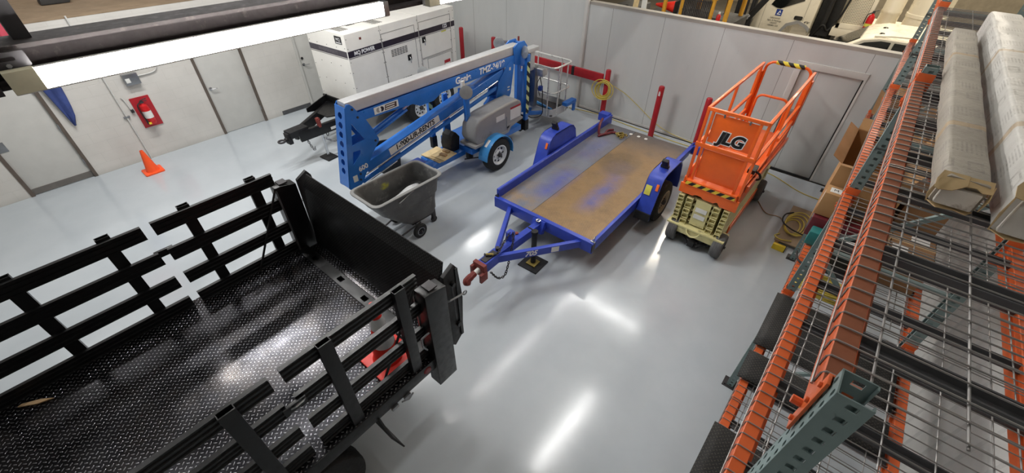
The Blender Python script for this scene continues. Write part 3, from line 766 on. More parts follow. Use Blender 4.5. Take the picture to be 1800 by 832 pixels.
hp = B().cyl((0, -1.0, .63), (0, -1.0, .69), .03).box(-.045, .045, -1.30, -1.05, .64, .655).build('coupler_lock', MT['dark_steel'], tr, bevel=.004)
B().cyl((-.04, -1.19, .67), (.04, -1.13, .67), .018).build('lock_roller', MT['gold'], hp)
cp = B().box(-.1, .1, -1.39, -1.33, .45, .66).box(-.11, -.07, -1.44, -1.33, .47, .61).box(.07, .11, -1.46, -1.33, .41, .55).build('coupler_plate', MT['red_dark'], tr, bevel=.006)
B().cyl((0, -1.50, .54), (0, -1.38, .56), .035).build('coupler_neck', MT['label'], cp)
B().tube(smoothpath([(0, -1.47, .55), (0, -1.54, .54), (-.01, -1.60, .51), (0, -1.62, .46)]), [.045]*6+[.05]*6+[.055]*5+[.05]*2).build('coupler_ball_cup', MT['red_dark'], cp)
jk = B().cyl((.16, -.36, .05), (.16, -.36, .62), .04).cyl((.16, -.36, .62), (.16, -.36, .66), .05).tube([(.16, -.36, .64), (.1, -.36, .67), (.04, -.36, .67)], .01)
jack = jk.build('jack', MT['black_matte'], tr)
B().box(.08, .24, -.44, -.28, .025, .045).build('jack_foot', MT['gold'], jack, bevel=.003)
B().cyl((-.06, -.5, .55), (-.06, -.5, .6), .025).build('pin', MT['red_dark'], tr)
B().torus((.0, -.05, .585), 'z', .03, .014).build('pivot_bolt', MT['chrome'], tr)
def chain(name, path, mat, parent=None, link=.045, r=.006):
    P = [Vector(p) for p in path]; b = B(); d = 0; k = 0
    seg = [(P[i+1]-P[i]).length for i in range(len(P)-1)]; tot = sum(seg)
    nl = int(tot/(link*.72))
    def at(s):
        for i, l in enumerate(seg):
            if s <= l or i == len(seg)-1: return P[i]+(P[i+1]-P[i])*(s/l), (P[i+1]-P[i]).normalized()
            s -= l
    for k in range(nl):
        c, t = at((k+.5)*tot/nl); a = t.orthogonal().normalized(); bn = t.cross(a)
        w = a if k % 2 else bn
        pts = [c+t*(math.cos(u)*link*.5)+w*(math.sin(u)*link*.3) for u in [2*PI*i/10 for i in range(10)]]
        b.tube(pts, r, 5, True)
    return b.build(name, mat, parent)
chain('safety_chain', smoothpath([(-.0, -.67, .75), (.05, -.72, .66), (.09, -.82, .52), (.12, -.92, .36), (.14, -1.02, .25), (.12, -1.14, .28), (.09, -1.25, .46)]), MT['dark_steel'], tr)
chain('safety_chain', smoothpath([(-.02, -.70, .74), (-.03, -.82, .66), (.02, -.95, .66), (.06, -1.08, .67), (-.02, -1.2, .665), (-.1, -1.16, .62)]), MT['dark_steel'], tr)
pad = tag(B().box(-.17, .17, -.17, .17, 0, .022).build('jack_pad', MT['black_matte'], loc=(-2.76, 3.82, 0), bevel=.004), 'flat black pad on the floor under the blue trailer jack', 'pad')
pad.rotation_euler = (0, 0, .05)
# strap and chain lying on the deck
st = B()
st.tube(smoothpath([(-3.92, 7.62, .735), (-3.86, 7.45, .75), (-3.80, 7.3, .72), (-3.74, 7.22, .60), (-3.66, 7.3, .585), (-3.6, 7.46, .585), (-3.52, 7.52, .585)]), .026, 6)
st.tube(smoothpath([(-3.72, 7.15, .58), (-3.66, 7.3, .60), (-3.7, 7.5, .59), (-3.62, 7.6, .59)]), .022, 6)
tag(st.build('ratchet_strap', MT['maroon']), 'dark red ratchet strap draped over the blue trailer side rail', 'strap')
ck = B()
for k in range(16):
    a = random.uniform(0, 6.28); r = random.uniform(.02, .11); ck.torus((-3.38+r*math.cos(a)*1.3, 7.48+r*math.sin(a), DZ+.018+random.uniform(0, .05)), (random.uniform(-1, 1), random.uniform(-1, 1), random.uniform(.2, 1)), .03, .009, 12, 6)
tag(ck.build('chain_pile', MT['gold']), 'small heap of brass coloured chain on the trailer deck', 'chain')

# ------------------------------------------------------------------ grey tilt cart
tc = thing('tilt_cart', 'grey dusty plastic tilt cart on wheels beside the blue boom', 'cart', (-4.88, 3.02, 0))
def cart_body():
    # side outline stations along y: (y, z_bottom, half widths)
    b = B()
    n = 12
    def ring(y0, y1, hw, z, r):
        return [(p[0], p[1], z) for p in rrect(-hw, hw, y0, y1, r, 4)]
    # bottom to rim: front edge slides outwards (sloped front)
    st = [(.26, -.02, .52, .24, .08), (.34, -.12, .56, .26, .09), (.62, -.40, .57, .265, .09), (.66, -.44, .61, .29, .10), (.93, -.57, .65, .31, .10)]
    rings = [[b.bm.verts.new(v) for v in ring(a, c, hw, z, r)] for z, a, c, hw, r in st]
    rim = [[b.bm.verts.new(v) for v in ring(a, c, hw, z, r)] for z, a, c, hw, r in ((.935, -.615, .695, .35, .12), (.955, -.62, .70, .355, .12), (.965, -.61, .69, .345, .12), (.965, -.575, .655, .31, .10), (.93, -.55, .63, .29, .09))]
    inn = [[b.bm.verts.new(v) for v in ring(a, c, hw, z, r)] for z, a, c, hw, r in ((.66, -.42, .59, .27, .08), (.36, -.10, .54, .245, .08), (.29, .0, .5, .22, .07))]
    allr = rings + rim + inn
    for A, C in zip(allr[:-1], allr[1:]):
        m = len(A)
        for k in range(m): b.bm.faces.new([A[k], A[(k+1) % m], C[(k+1) % m], C[k]])
    b.bm.faces.new(rings[0][::-1]); b.bm.faces.new(inn[-1])
    return b
def m_cart():
    n = N('cart_grey'); x = n.xyz()
    c = n.ramp(n.noise(4, 6, .65), (.3, srgb(66, 66, 66)), (.7, srgb(92, 92, 91)))
    c = n.mix(n.ramp(n.noise(6, 8, .7), (.56, (0, 0, 0)), (.74, (.6,)*3)), c, srgb(146, 145, 142))
    q = lambda v, o, w: n.math('POWER', n.math('DIVIDE', n.math('ADD', v, o), w), 2.0)
    d = n.math('ADD', n.math('ADD', q(x[0], .27, .06), q(x[1], .02, .10)), q(x[2], -.80, .07))
    m = n.math('MULTIPLY', n.ramp(d, (.3, (1, 1, 1)), (1.0, (0, 0, 0))), n.ramp(n.noise(18, 5), (.35, (.2,)*3), (.6, (.9,)*3)))
    c = n.mix(m, c, srgb(150, 150, 40))
    rim = n.ramp(x[2], (.945, (0, 0, 0)), (.96, (.45,)*3)); c = n.mix(rim, c, srgb(168, 168, 165))
    n.set('Base Color', c); n.set('Roughness', .55); return n.m
MT['cart'] = m_cart()
body = cart_body().build('tub', MT['cart'], tc, angle=50)
fb2 = B().tube([(-.22, .2, .2), (-.22, -.1, .16), (-.2, -.3, .12)], .014).tube([(.22, .2, .2), (.22, -.1, .16), (.2, -.3, .12)], .014).tube([(-.3, .12, .18), (.3, .12, .18)], .014).tube(smoothpath([(-.2, -.3, .12), (-.1, -.34, .11), (.1, -.34, .11), (.2, -.3, .12)]), .014).box(-.2, .2, .05, .5, .2, .27)
fb2.build('base_frame', MT['dark_steel'], tc)
for s in (-1, 1):
    wheel('cart_wheel', tc, (s*.31, .10, .125), 'x', .125, .06, MT['steel'], MT['rubber'], .55, s, 5)
    k = B().cyl((s*.16-.02, .52, .055), (s*.16+.02, .52, .055), .055).box(s*.16-.03, s*.16+.03, .49, .55, .06, .27)
    k.build('caster', MT['dark_steel'], tc, bevel=.003)
    k = B().cyl((s*.2-.02, -.32, .05), (s*.2+.02, -.32, .05), .05).box(s*.2-.025, s*.2+.025, -.35, -.29, .05, .13)
    k.build('caster', MT['dark_steel'], tc, bevel=.003)
sp = B(); prev = None
for i in range(13):
    row = []
    for k in range(9):
        u = k/8-.5; v = i/12
        row.append(sp.bm.verts.new((.36*u+.05*(1-v)+.05, -.22+.66*v, .70+.20*v*(1-v)+.16*(u+.4)+.02*math.sin(7*v+9*u)+.015*math.sin(17*u+3*v))))
    if prev:
        for k in range(8): sp.bm.faces.new([prev[k], prev[k+1], row[k+1], row[k]])
    prev = row
o = sp.build('plastic_sheet', MT['plastic_film'], loc=(-4.83, 3.05, 0)); o.modifiers.new('thick', 'SOLIDIFY').thickness = .006
tag(o, 'crumpled white plastic sheet inside the grey tilt cart', 'plastic sheet')
yp = B().prism([(-.10, -.05), (.02, -.09), (.11, -.02), (.08, .07), (-.03, .09), (-.11, .04)], 'x', 0, .002)
# ------------------------------------------------------------------ black and yellow stripes
def stripes(name, ca, cb, axes='xz', pitch=.12, k=1.0):
    n = N(name); x = n.xyz(); ix = {'x': 0, 'y': 1, 'z': 2}
    v = n.math('FRACT', n.math('DIVIDE', n.math('ADD', x[ix[axes[0]]], n.math('MULTIPLY', x[ix[axes[1]]], k)), pitch))
    n.set('Base Color', n.mix(n.math('LESS_THAN', v, .5), srgb(*ca), srgb(*cb))); n.set('Roughness', .45); return n.m
MT['decal_brown'] = paint('decal_brown', (70, 50, 46), .5)
MT['hazard'] = stripes('hazard_stripes', (232, 198, 60), (28, 26, 24), 'xz', .14, -1.0)
MT['hazard_wrap'] = stripes('hazard_wrap', (226, 206, 60), (26, 24, 22), 'xz', .16, 1.2)
MT['hazard_green'] = stripes('hazard_pale', (208, 222, 158), (26, 28, 30), 'yz', .20, 1.0)

# ------------------------------------------------------------------ towable boom lift
gl = thing('towable_boom_lift', 'blue towable boom lift with silver topped boom and grey engine hood', 'boom lift', (-5.75, 5.4, 0), 0, None, True)
XA, XB = -5.86, -5.60     # far and near faces of the boom
BL = MT['blue_g']
outline = [(2.90, 1.99), (2.93, 2.03), (2.98, 2.02), (3.02, 1.98), (3.09, 1.86), (3.18, 1.74), (3.27, 1.54), (3.34, 1.35), (3.33, 1.30), (3.30, 1.28), (3.14, 1.11), (3.06, .97), (2.89, .73), (2.80, .68), (2.66, .69), (2.63, .73)]
tri = [(2.935, 1.74), (3.09, 1.43), (2.86, 1.40)]
h2 = [(2.845, 1.30), (2.98, 1.29), (2.96, 1.22), (2.80, 1.09)]
rounds = [circ(2.93, 1.19, .028, 12), circ(2.83, 1.03, .028, 12), circ(2.97, 1.29-.07+.0, .001, 3)][:2]
fr = B()
fr.prism(outline, 'x', XB-.014, XB, [tri, h2] )
fr.prism(outline, 'x', XA, XA+.014, [tri, h2])
# front web with a row of round holes
p0 = Vector((0, 2.64, .74)); p1 = Vector((0, 2.90, 1.99)); d = (p1-p0); L = d.length; d.normalize()
t = bmesh.new(); hl = [circ(0, L*(.2+.115*k), .052, 14) for k in range(7)]
tb = B().prism([(-.13, 0), (.13, 0), (.13, L), (-.13, L)], 'z', 0, .012, hl)
mt = Matrix(((1, 0, 0), (0, d.y, -d.z), (0, d.z, d.y))).to_4x4(); mt.translation = Vector(((XA+XB)/2, p0.y, p0.z)); t.free()
for v in tb.bm.verts: v.co = mt @ v.co
fr.merge(tb.bm)
frame = fr.build('end_frame', BL, gl)
text('600', .115, (XB+.003, 2.955, .985), (0, 1, .12), (0, -.12, 1), MT['text_white'], frame, 'number_600', .001, 0, .003)
B().box(XB, XB+.002, 2.74, 2.82, .80, .91).build('safety_decal', MT['label'], frame)
bolts = B()
for y, z in ((3.0, 1.94), (3.06, 1.8), (3.27, 1.34), (2.86, .80), (2.88, .90)): bolts.cyl((XB, y, z), (XB+.012, y, z), .018, n=8)
bolts.build('pivot_pins', MT['dark_steel'], frame)
# boom
B().prism(rrect(XA+.035, XB-.035, 1.87, 2.05, .02), 'y', 2.92, 6.9).build('boom_tube', MT['alu'], gl)
cr = B()
side = [(3.08, 1.86), (6.85, 1.88), (6.9, 1.72), (6.0, 1.70), (4.75, 1.69), (4.55, 1.60), (4.25, 1.60), (4.1, 1.68), (3.16, 1.72)]
cr.prism(side, 'x', XB-.03, XB-.008).prism(side, 'x', XA+.008, XA+.03).box(XA+.02, XB-.02, 3.2, 6.8, 1.74, 1.76)
crd = cr.build('boom_cradle', BL, gl, bevel=.003)
text('TMZ-34/19', .155, (XB-.005, 6.05, 1.80), (0, 1, .004), (0, 0, 1), MT['text_white'], crd, 'model_lettering', .001, .12, .005)
text('Genie', .16, (XB-.005, 5.28, 1.785), (0, 1, .004), (0, 0, 1), MT['text_white'], crd, 'maker_lettering', .001, 0, .006)
B().box(XB-.0085, XB-.0055, 3.36, 3.82, 1.735, 1.845).build('owner_decal', MT['label'], crd)
B().cyl((XB-.006, 3.44, 1.79), (XB-.0045, 3.44, 1.79), .04, n=20).build('decal_disc', MT['hood'], crd)
B().cyl((XB-.006, 3.50, 1.79), (XB-.0040, 3.50, 1.79), .04, n=20).build('decal_disc', MT['band'], crd)
B().prism([(3.468+.021*math.cos(a*.3927), 1.79+.038*math.sin(a*.3927)) for a in range(16)], 'x', XB-.006, XB-.0035).build('decal_oval', MT['label'], crd)
B().prism([(3.55, 1.75), (3.78, 1.75), (3.79, 1.83), (3.57, 1.83)], 'x', XB-.006, XB-.0044).build('decal_patch', MT['decal_brown'], crd)
B().box(XB-.0045, XB-.003, 3.58, 3.75, 1.80, 1.815).box(XB-.0045, XB-.003, 3.57, 3.74, 1.765, 1.78).build('decal_bars', MT['label'], crd)
hd = B().prism([(6.72, 1.70), (6.70, 2.02), (6.82, 2.09), (7.02, 2.09), (7.12, 1.98), (7.10, 1.66), (6.98, 1.60)], 'x', XB-.03, XB+.0)
hd.prism([(6.72, 1.70), (6.70, 2.02), (6.82, 2.09), (7.02, 2.09), (7.12, 1.98), (7.10, 1.66), (6.98, 1.60)], 'x', XA, XA+.03).box(XA+.03, XB-.03, 6.98, 7.05, 1.75, 2.05)
bh = hd.build('boom_head', BL, gl, bevel=.004)
B().cyl((-5.7, 6.95, 2.09), (-5.7, 6.95, 2.17), .02).build('lifting_eye', MT['red_dark'], bh)
# lower riser arm and its links
P, Q = Vector((0, 3.02, .93)), Vector((0, 6.40, 1.60)); u = (Q-P).normalized(); nn = Vector((0, -u.z, u.y))
ra = B().bar((-5.73, P.y, P.z), (-5.73, Q.y, Q.z), .22, .17, (0, -u.z, u.y))
arm = ra.build('riser_arm', BL, gl, bevel=.012, seg=3)
c0 = P+(Q-P)*.31; n0 = Vector((-5.73+.1105, c0.y, c0.z))
lb = B(); lb.bar(n0-u*.58-nn*.0+Vector((.0, 0, 0)), n0+u*.58, .002, .125, (0, -u.z, u.y)); pl_ = lb.build('phone_decal', MT['label'], arm)
text('1-800-UR-RENTS', .128, tuple(n0+Vector((.0022, 0, 0))), tuple(u), tuple(nn), MT['text_black'], pl_, 'phone_lettering', .0008, .15, .004, 'CENTER', .98)
lk = B()
for x in (-5.63, -5.83): lk.bar((x, 2.90, .73), (x, 6.28, 1.38), .03, .07, (0, -u.z, u.y))
lk.build('tension_link', BL, gl, bevel=.004)
B().cyl((-5.60, 2.97, .84), (-5.60, 5.25, 1.285), .012).cyl((-5.60, 2.93, .69), (-5.60, 3.6, .83), .010).cyl((-5.60, 5.35, 1.33), (-5.60, 6.2, 1.50), .014).build('chrome_rod', MT['chrome'], gl)
B().cyl((-5.73, 3.2, 1.38), (-5.73, 3.95, 1.60), .042).cyl((-5.66, 3.2, 1.36), (-5.66, 4.0, 1.60), .02).build('lift_cylinder', BL, gl)
B().cyl((-5.73, 3.94, 1.60), (-5.73, 4.2, 1.672), .026).build('cylinder_rod', MT['chrome'], gl)
el = [(6.15, 1.12), (6.22, 1.45), (6.50, 1.74), (6.58, 1.78), (6.68, 1.76), (6.70, 1.66), (6.60, 1.14), (6.5, 1.0), (6.2, 1.0)]
eb_ = B().prism(el, 'x', XB-.02, XB).prism(el, 'x', XA, XA+.02).box(XA+.02, XB-.02, 6.3, 6.52, 1.0, 1.06)
elb = eb_.build('turret_elbow', BL, gl, bevel=.004)
for y, z, w_, h_ in ((6.55, 1.62, .05, .06), (6.5, 1.28, .07, .025), (6.5, 1.22, .07, .025)): B().box(XB, XB+.002, y, y+w_, z, z+h_).build('decal', MT['label'], elb)
up = B().prism([(5.9, .5), (6.0, 1.05), (6.15, 1.15), (6.58, 1.1), (6.6, .5)], 'x', -5.82, -5.64).box(-5.8, -5.66, 5.3, 5.6, 1.42, 1.56).prism([(4.95, .5), (5.02, 1.5), (5.12, 1.5), (5.14, .5)], 'x', -5.95, -5.9)
up.build('turntable_post', BL, gl, bevel=.006)
# chassis
ch = B().box(-6.2, -5.3, 5.1, 6.6, .42, .54).box(-5.95, -5.5, 4.35, 5.12, .36, .46).box(-5.85, -5.6, 6.5, 7.1, .38, .5).box(-6.4, -5.12, 5.5, 5.64, .29, .40)
ch.build('chassis', BL, gl, bevel=.008)
B().prism([(6.55, .55), (6.9, .60), (7.08, .5), (7.12, .34), (7.0, .22), (6.86, .2), (6.8, .36), (6.6, .42)], 'x', -5.78, -5.52).build('jockey_bracket', MT['black_matte'], gl, bevel=.012)
B().prism([(4.88, .36), (5.05, .34), (5.1, .72), (5.0, .84), (4.9, .78), (4.84, .6)], 'x', -5.9, -5.62).build('swivel_block', MT['black_matte'], gl, bevel=.02)
B().cyl((-5.42, 5.0, .33), (-5.15, 5.5, .30), .012).build('brake_cable', MT['black_matte'], gl)
for s, x, wy in ((1, -5.09, 5.57), (-1, -5.92, 6.72)):
    wheel('tyre', gl, (x, wy, .34), 'x', .34, .19, MT['wheel_white'], None, .60, s, 8)
    if s < 0: continue
    f = B(); R = .40; arc = [(5.57+R*math.cos(a), .34+R*math.sin(a)) for a in [math.radians(-10+ (190)*i/14) for i in range(15)]]
    ar2 = [(5.57+(R-.015)*math.cos(a), .34+(R-.015)*math.sin(a)) for a in [math.radians(180-190*i/14) for i in range(15)]]
    f.prism(arc+ar2, 'x', x-.115, x+.115)
    fd = f.build('fender', MT['blue_g2'], gl, bevel=.004)
    if s > 0:
        a = math.radians(128); c = Vector((x, 5.57+(R+.001)*math.cos(a), .34+(R+.001)*math.sin(a)))
        B().bar(c-Vector((.03, .0, 0)), c+Vector((.03, 0, 0)), .16, .003, (0, math.cos(a), math.sin(a))).build('fender_decal', MT['label'], fd)
# engine hood
hp_ = [(5.10, .74), (5.08, .80), (5.12, 1.02), (5.22, 1.13), (5.45, 1.17), (6.05, 1.21), (6.32, 1.21), (6.44, 1.14), (6.48, .98), (6.46, .82), (6.38, .74), (6.1, .70), (6.02, .60), (5.2, .60)]
h = B().prism(hp_, 'x', -5.56, -5.18)
hood = h.build('engine_hood', MT['hood'], gl, bevel=.055, seg=4)
B().prism([(5.06, .60), (6.04, .60), (6.12, .70), (6.49, .76), (6.49, .80), (6.08, .745), (6.0, .66), (5.06, .655)], 'x', -5.58, -5.165).build('hood_skirt', MT['hood'], gl, bevel=.012)
text('Genie', .13, (-5.178, 5.42, .765), (0, 1, .05), (0, -.05, 1), MT['hood'], hood, 'embossed_lettering', .004, .1, .003)
B().box(-5.181, -5.177, 5.68, 5.93, .93, 1.04).build('hood_decal', MT['label'], hood)
B().box(-5.181, -5.177, 6.10, 6.42, .84, 1.08).build('hood_decal', MT['label'], hood)
B().box(-5.181, -5.1765, 6.10, 6.42, 1.06, 1.10).build('warning_band', MT['red'], hood)
B().prism([(5.98, .72), (5.98, .95), (6.02, .95), (6.04, .78), (6.14, .77), (6.42, .80), (6.42, .77), (6.12, .735)], 'x', -5.184, -5.174).build('hood_step', MT['hood'], hood, bevel=.003)
B().box(-5.19, -5.17, 6.0, 6.1, .70, .74).build('hood_latch', MT['black_matte'], hood)
# outriggers folded up, each with a round silver pad
def outrigger(x, y, z0, z1, pad_dir, mat=None):
    o = B().box(x-.035, x+.035, y-.05, y+.05, z0, z1).build('outrigger_leg', mat or BL, gl, bevel=.006)
    k = B().box(x-.045, x+.045, y-.06, y+.06, z0-.12, z0+.12); k.build('leg_pivot', MT['black_matte'], o, bevel=.006)
    pd = Vector(pad_dir).normalized(); c = Vector((x, y, z1+.04))+pd*.07
    p = B().cyl(c-pd*.10, c, .025).lathe([(0, -.012), (.105, -.012), (.12, .0), (.12, .008), (.10, .014), (0, .012)], c, pd, 28)
    for k in range(4): p.torus(c+pd*.013, pd, .025+.022*k, .003, 24, 5)
    p.build('outrigger_pad', MT['silver_pad'], o)
    return o
o = outrigger(-5.48, 5.20, .38, 1.56, (.75, -.62, .25))
B().box(-5.55, -5.49, 5.14, 5.20, 1.60, 1.80).build('pad_bracket', MT['label'], o, bevel=.004)
o = outrigger(-5.48, 6.98, .35, 1.86, (-.3, -1, .2))
B().box(-5.444, -5.44, 6.935, 7.025, .62, 1.72).build('stripe_tape', MT['hazard_green'], o)
o = outrigger(-6.25, 4.95, .45, 1.80, (.35, -1, .1))
B().bar((-6.25, 5.0, 1.85), (-6.2, 5.75, 1.82), .05, .06).build('pad_arm', MT['silver_pad'], o, bevel=.004)
B().box(-6.214, -6.21, 4.91, 4.99, .8, 1.4).build('stripe_tape', MT['hazard_green'], o)
o = outrigger(-6.25, 7.0, .45, 1.90, (.5, -1, .1))
B().bar((-6.25, 7.05, 1.95), (-6.18, 7.25, 1.92), .06, .06).build('pad_arm', MT['silver_pad'], o, bevel=.004)
B().box(-5.62, -5.50, 3.85, 4.35, .40, .46).box(-5.60, -5.52, 3.9, 4.3, .46, .54).build('tow_step', BL, gl, bevel=.006)
bt = B().box(-5.9, -5.62, 3.9, 4.25, .30, .52).build('battery_box', MT['logo_blue'], gl, bevel=.02)
B().box(-5.625, -5.615, 3.92, 3.96, .3, .5).build('white_edge', MT['label'], bt)
jj = B().cyl((-5.75, 4.4, .02), (-5.75, 4.4, .36), .035).box(-5.83, -5.67, 4.32, 4.48, 0, .02)
jj.build('jack_stand', MT['black_matte'], gl)
# basket
X0, X1, Y0, Y1, ZF, ZR = -6.50, -5.30, 7.72, 8.45, .32, 1.42
bk = B().box(X0+.02, X1-.02, Y0+.02, Y1-.02, ZF, ZF+.02).build('basket_floor', MT['dark_steel'], gl)
rim = rrect(X0, X1, Y0, Y1, .14, 5)
wl = B().prism(rim, 'z', ZF-.03, ZF+.16, [rrect(X0+.012, X1-.012, Y0+.012, Y1-.012, .13, 5)]).build('basket_toe_board', MT['alu'], gl)
rr = B()
rr.tube([(p[0], p[1], ZR) for p in rim], .022, 10, True)
rl = rr.build('basket_top_rail', MT['rail_metal'], gl)
B().tube([(p[0], p[1], .86) for p in rim], .016, 8, True).build('basket_mid_rail', MT['rail_metal'], gl)
for x, y in ((X0+.14, Y0), (X1-.14, Y0), (X0, Y0+.36), (X1, Y0+.2), (X1, Y1-.2), (X0+.2, Y1), (X1-.3, Y1)):
    B().cyl((x, y, ZF), (x, y, ZR), .016, n=10).build('basket_post', MT['rail_metal'], gl)
B().obox((-5.72, 7.72, 1.30), (.34, .18, .17), (.12, 0, 0)).build('control_box', MT['alu'], gl, bevel=.015)
B().box(-5.9, -5.72, 7.12, 7.7, 1.75, 1.83).box(-5.84, -5.76, 7.45, 7.6, 1.35, 1.78).build('platform_bracket', MT['alu'], gl, bevel=.008)
rt = B().box(-5.70, -5.62, 7.1, 7.22, .55, 1.8).box(-5.92, -5.84, 7.1, 7.22, .4, 1.7).bar((-5.66, 7.15, .5), (-5.5, 7.62, .42), .06, .08).bar((-5.88, 7.15, .5), (-5.9, 7.7, .36), .06, .08)
rt.box(-6.0, -5.9, 7.2, 7.6, .5, 1.35)
rt.build('platform_mast', BL, gl, bevel=.006)
B().box(-5.98, -5.72, 7.58, 7.7, .5, 1.4).build('mast_cover', MT['steel'], gl, bevel=.01)
B().tube(smoothpath([(-5.6, 7.62, 1.2), (-5.55, 7.66, .9), (-5.5, 7.6, .7), (-5.45, 7.55, .42), (-5.55, 7.35, .36), (-5.62, 7.2, .45)]), .010).tube(smoothpath([(-5.6, 7.66, 1.25), (-5.66, 7.6, 1.05), (-5.58, 7.6, .8)]), .008).build('control_cable', MT['black_matte'], gl)
B().box(-5.62, -5.54, 7.58, 7.66, .92, 1.02).build('cable_plug', MT['logo_blue'], gl, bevel=.006)
B().box(-5.28, -5.14, 8.1, 8.5, .5, .58).box(-5.2, -5.15, 8.42, 8.5, .3, .52).build('end_bracket', BL, gl, bevel=.006)
B().bar((-6.3, 8.2, .36), (-5.5, 8.0, .36), .04, .05).build('basket_crossbar', MT['blue_g2'], gl)
# plywood pads stacked on the chassis
def sheet(name, label, c, s, rz, mat, cat='plywood', grp=None):
    o = B().obox((0, 0, 0), s).build(name, mat, None, bevel=.002); o.location = c; o.rotation_euler = (0, 0, rz)
    return tag(o, label, cat, grp)
g = 'plywood pads stacked on the blue lift chassis'
sheet('plywood_sheet', 'plywood sheet at the bottom of the stack by the blue lift', (-5.74, 4.61, .475), (.50, .42, .018), .05, MT['ply'], grp=g)
sheet('plywood_sheet', 'plywood sheet at the middle of the stack by the blue lift', (-5.69, 4.59, .495), (.44, .36, .018), .2, MT['ply'], grp=g)
sheet('plywood_sheet', 'smaller plywood sheet topping the stack under two wood blocks', (-5.60, 4.64, .515), (.34, .36, .018), .1, MT['ply'], grp=g)
g = 'wood blocks on the plywood stack'
sheet('wood_block', 'grey brown wood block at the far edge of plywood stack', (-5.63, 4.73, .541), (.14, .07, .034), .15, MT['wood'], 'wood block', g)
sheet('wood_block', 'grey brown wood block at the near side of plywood stack', (-5.57, 4.60, .541), (.14, .07, .034), .2, MT['wood'], 'wood block', g)
tb_ = thing('black_tub', 'round black tub on the floor behind the blue boom', 'tub', (-6.72, 4.12, 0))
B().lathe([(0, .0), (.22, 0), (.27, .48), (.285, .48), (.285, .51), (.26, .51), (.21, .03), (0, .03)], (0, 0, 0), n=36).build('tub_body', MT['rubber'], tb_)
B().torus((0, 0, .5), 'z', .285, .012, 36).build('tub_rim', MT['dark_steel'], tb_)

# ------------------------------------------------------------------ white generator on a black trailer
gn = thing('generator_trailer', 'large white generator with dark band on a black tandem trailer', 'generator', (-7.82, 4.38, 0), .1)
GW, GL, GB, GT = 1.2, 3.12, .93, 2.31
b = B().box(-GW, 0, 0, GL, GB, GT)
body = b.build('enclosure', MT['gen_white'], gn, bevel=.02)
# dark band around the enclosure
bd = B().box(-.005, .003, .01, .845, 1.885, 2.0).box(-.005, .003, .875, 1.905, 1.885, 2.0).box(-.005, .003, 1.925, 2.96, 1.885, 2.0).box(-.005, .003, 2.985, GL-.01, 1.885, 2.0)
bd.box(-.005, .003, .01, .845, 1.862, 1.87).box(-.005, .003, .875, GL-.15, 1.862, 1.87)
bd.build('dark_band', MT['band'], body)
B().box(-GW+.01, -.02, -.003, .005, 1.885, 2.0).box(-GW+.01, -.02, -.003, .005, 1.862, 1.87).build('end_band', MT['grey_band'], body)
text('MQ POWER', .095, (.0045, .40, 1.94), (0, 1, 0), (0, 0, 1), MT['text_white'], body, 'brand_lettering', .0006, .05, .004)
text('125', .11, (.0045, 2.76, 1.945), (0, 1, 0), (0, 0, 1), MT['text_white'], body, 'model_number', .0006, 0, .003)
text('WHISPERWATT', .085, (-.60, -.0045, 1.942), (1, 0, 0), (0, 0, 1), paint('band_letters', (104, 100, 106), .5), body, 'end_lettering', .0006, .05, .003)
bg = B().box(-.30, -.10, -.004, .004, 2.12, 2.26).build('end_badge', MT['dark_steel'], body)
text('MQ', .075, (-.20, -.0055, 2.20), (1, 0, 0), (0, 0, 1), MT['text_white'], bg, 'badge_lettering', .0006)
B().box(-.28, -.12, -.0055, -.003, 2.135, 2.15).build('badge_line', MT['text_white'], bg)
def door(y0, y1, z0, z1):
    s = .004
    return B().box(-.002, s, y0, y0+.006, z0, z1).box(-.002, s, y1-.006, y1, z0, z1).box(-.002, s, y0, y1, z1-.006, z1).box(-.002, s, y0, y1, z0, z0+.006)
MT['seam'] = paint('dark_seam', (92, 90, 86), .6)
door(.86, 1.80, 1.02, 2.15).build('door_seam', MT['seam'], body)
door(1.93, 2.97, 1.40, 2.17).build('door_seam', MT['seam'], body)
door(1.93, 2.97, 1.0, 1.385).build('door_seam', MT['seam'], body)
door(2.10, 2.93, 1.03, 1.36).build('door_seam', MT['seam'], body)
B().box(-.002, .003, .85, .853, GB, GT).box(-.002, .003, 1.91, 1.913, GB, GT).build('panel_joint', MT['seam'], body)
def louvre(y0, y1, z0, z1, nz, ny):
    v = B()
    for i in range(nz):
        for k in range(ny):
            a = y0+(y1-y0)*(k+.1)/ny; c = y0+(y1-y0)*(k+.9)/ny; z = z0+(z1-z0)*(i+.25)/nz
            v.box(-.001, .004, a, c, z, z+(z1-z0)/nz*.5)
    return v
louvre(1.06, 1.53, 1.65, 1.80, 5, 6).build('louvre_vent', MT['seam'], body)
louvre(1.27, 1.56, 1.04, 1.16, 5, 4).build('louvre_vent', MT['seam'], body)
for y, z in ((1.56, 1.53), (2.05, 1.79)):
    l = B().box(-.002, .006, y-.055, y+.055, z-.06, z+.06).build('latch', MT['text_black'], body)
    B().tube([(.005, y, z+.01), (.03, y, z-.02), (.03, y, z-.11)], .010).build('latch_lever', MT['chrome'], l)
B().box(-.001, .004, 2.66, 2.87, 1.08, 1.19).build('red_warning_label', MT['red'], body)
B().box(.003, .005, 2.67, 2.86, 1.085, 1.12).build('label_text_panel', MT['label'], body)
B().box(-.001, .004, 2.64, 2.8, 1.83, 1.855).build('yellow_label', MT['label_y'], body)
B().box(-.001, .004, .33, .38, 2.16, 2.20).build('small_red_decal', MT['red_dark'], body)
rv = B()
for x0, x1, y0, y1 in ((-1.05, -.25, .12, .34), (-.95, -.15, .85, 1.12)):
    for i in range(5):
        for k in range(12):
            rv.box(x0+(x1-x0)*k/12, x0+(x1-x0)*(k+.85)/12, y0+(y1-y0)*i/5, y0+(y1-y0)*(i+.55)/5, GT-.002, GT+.003)
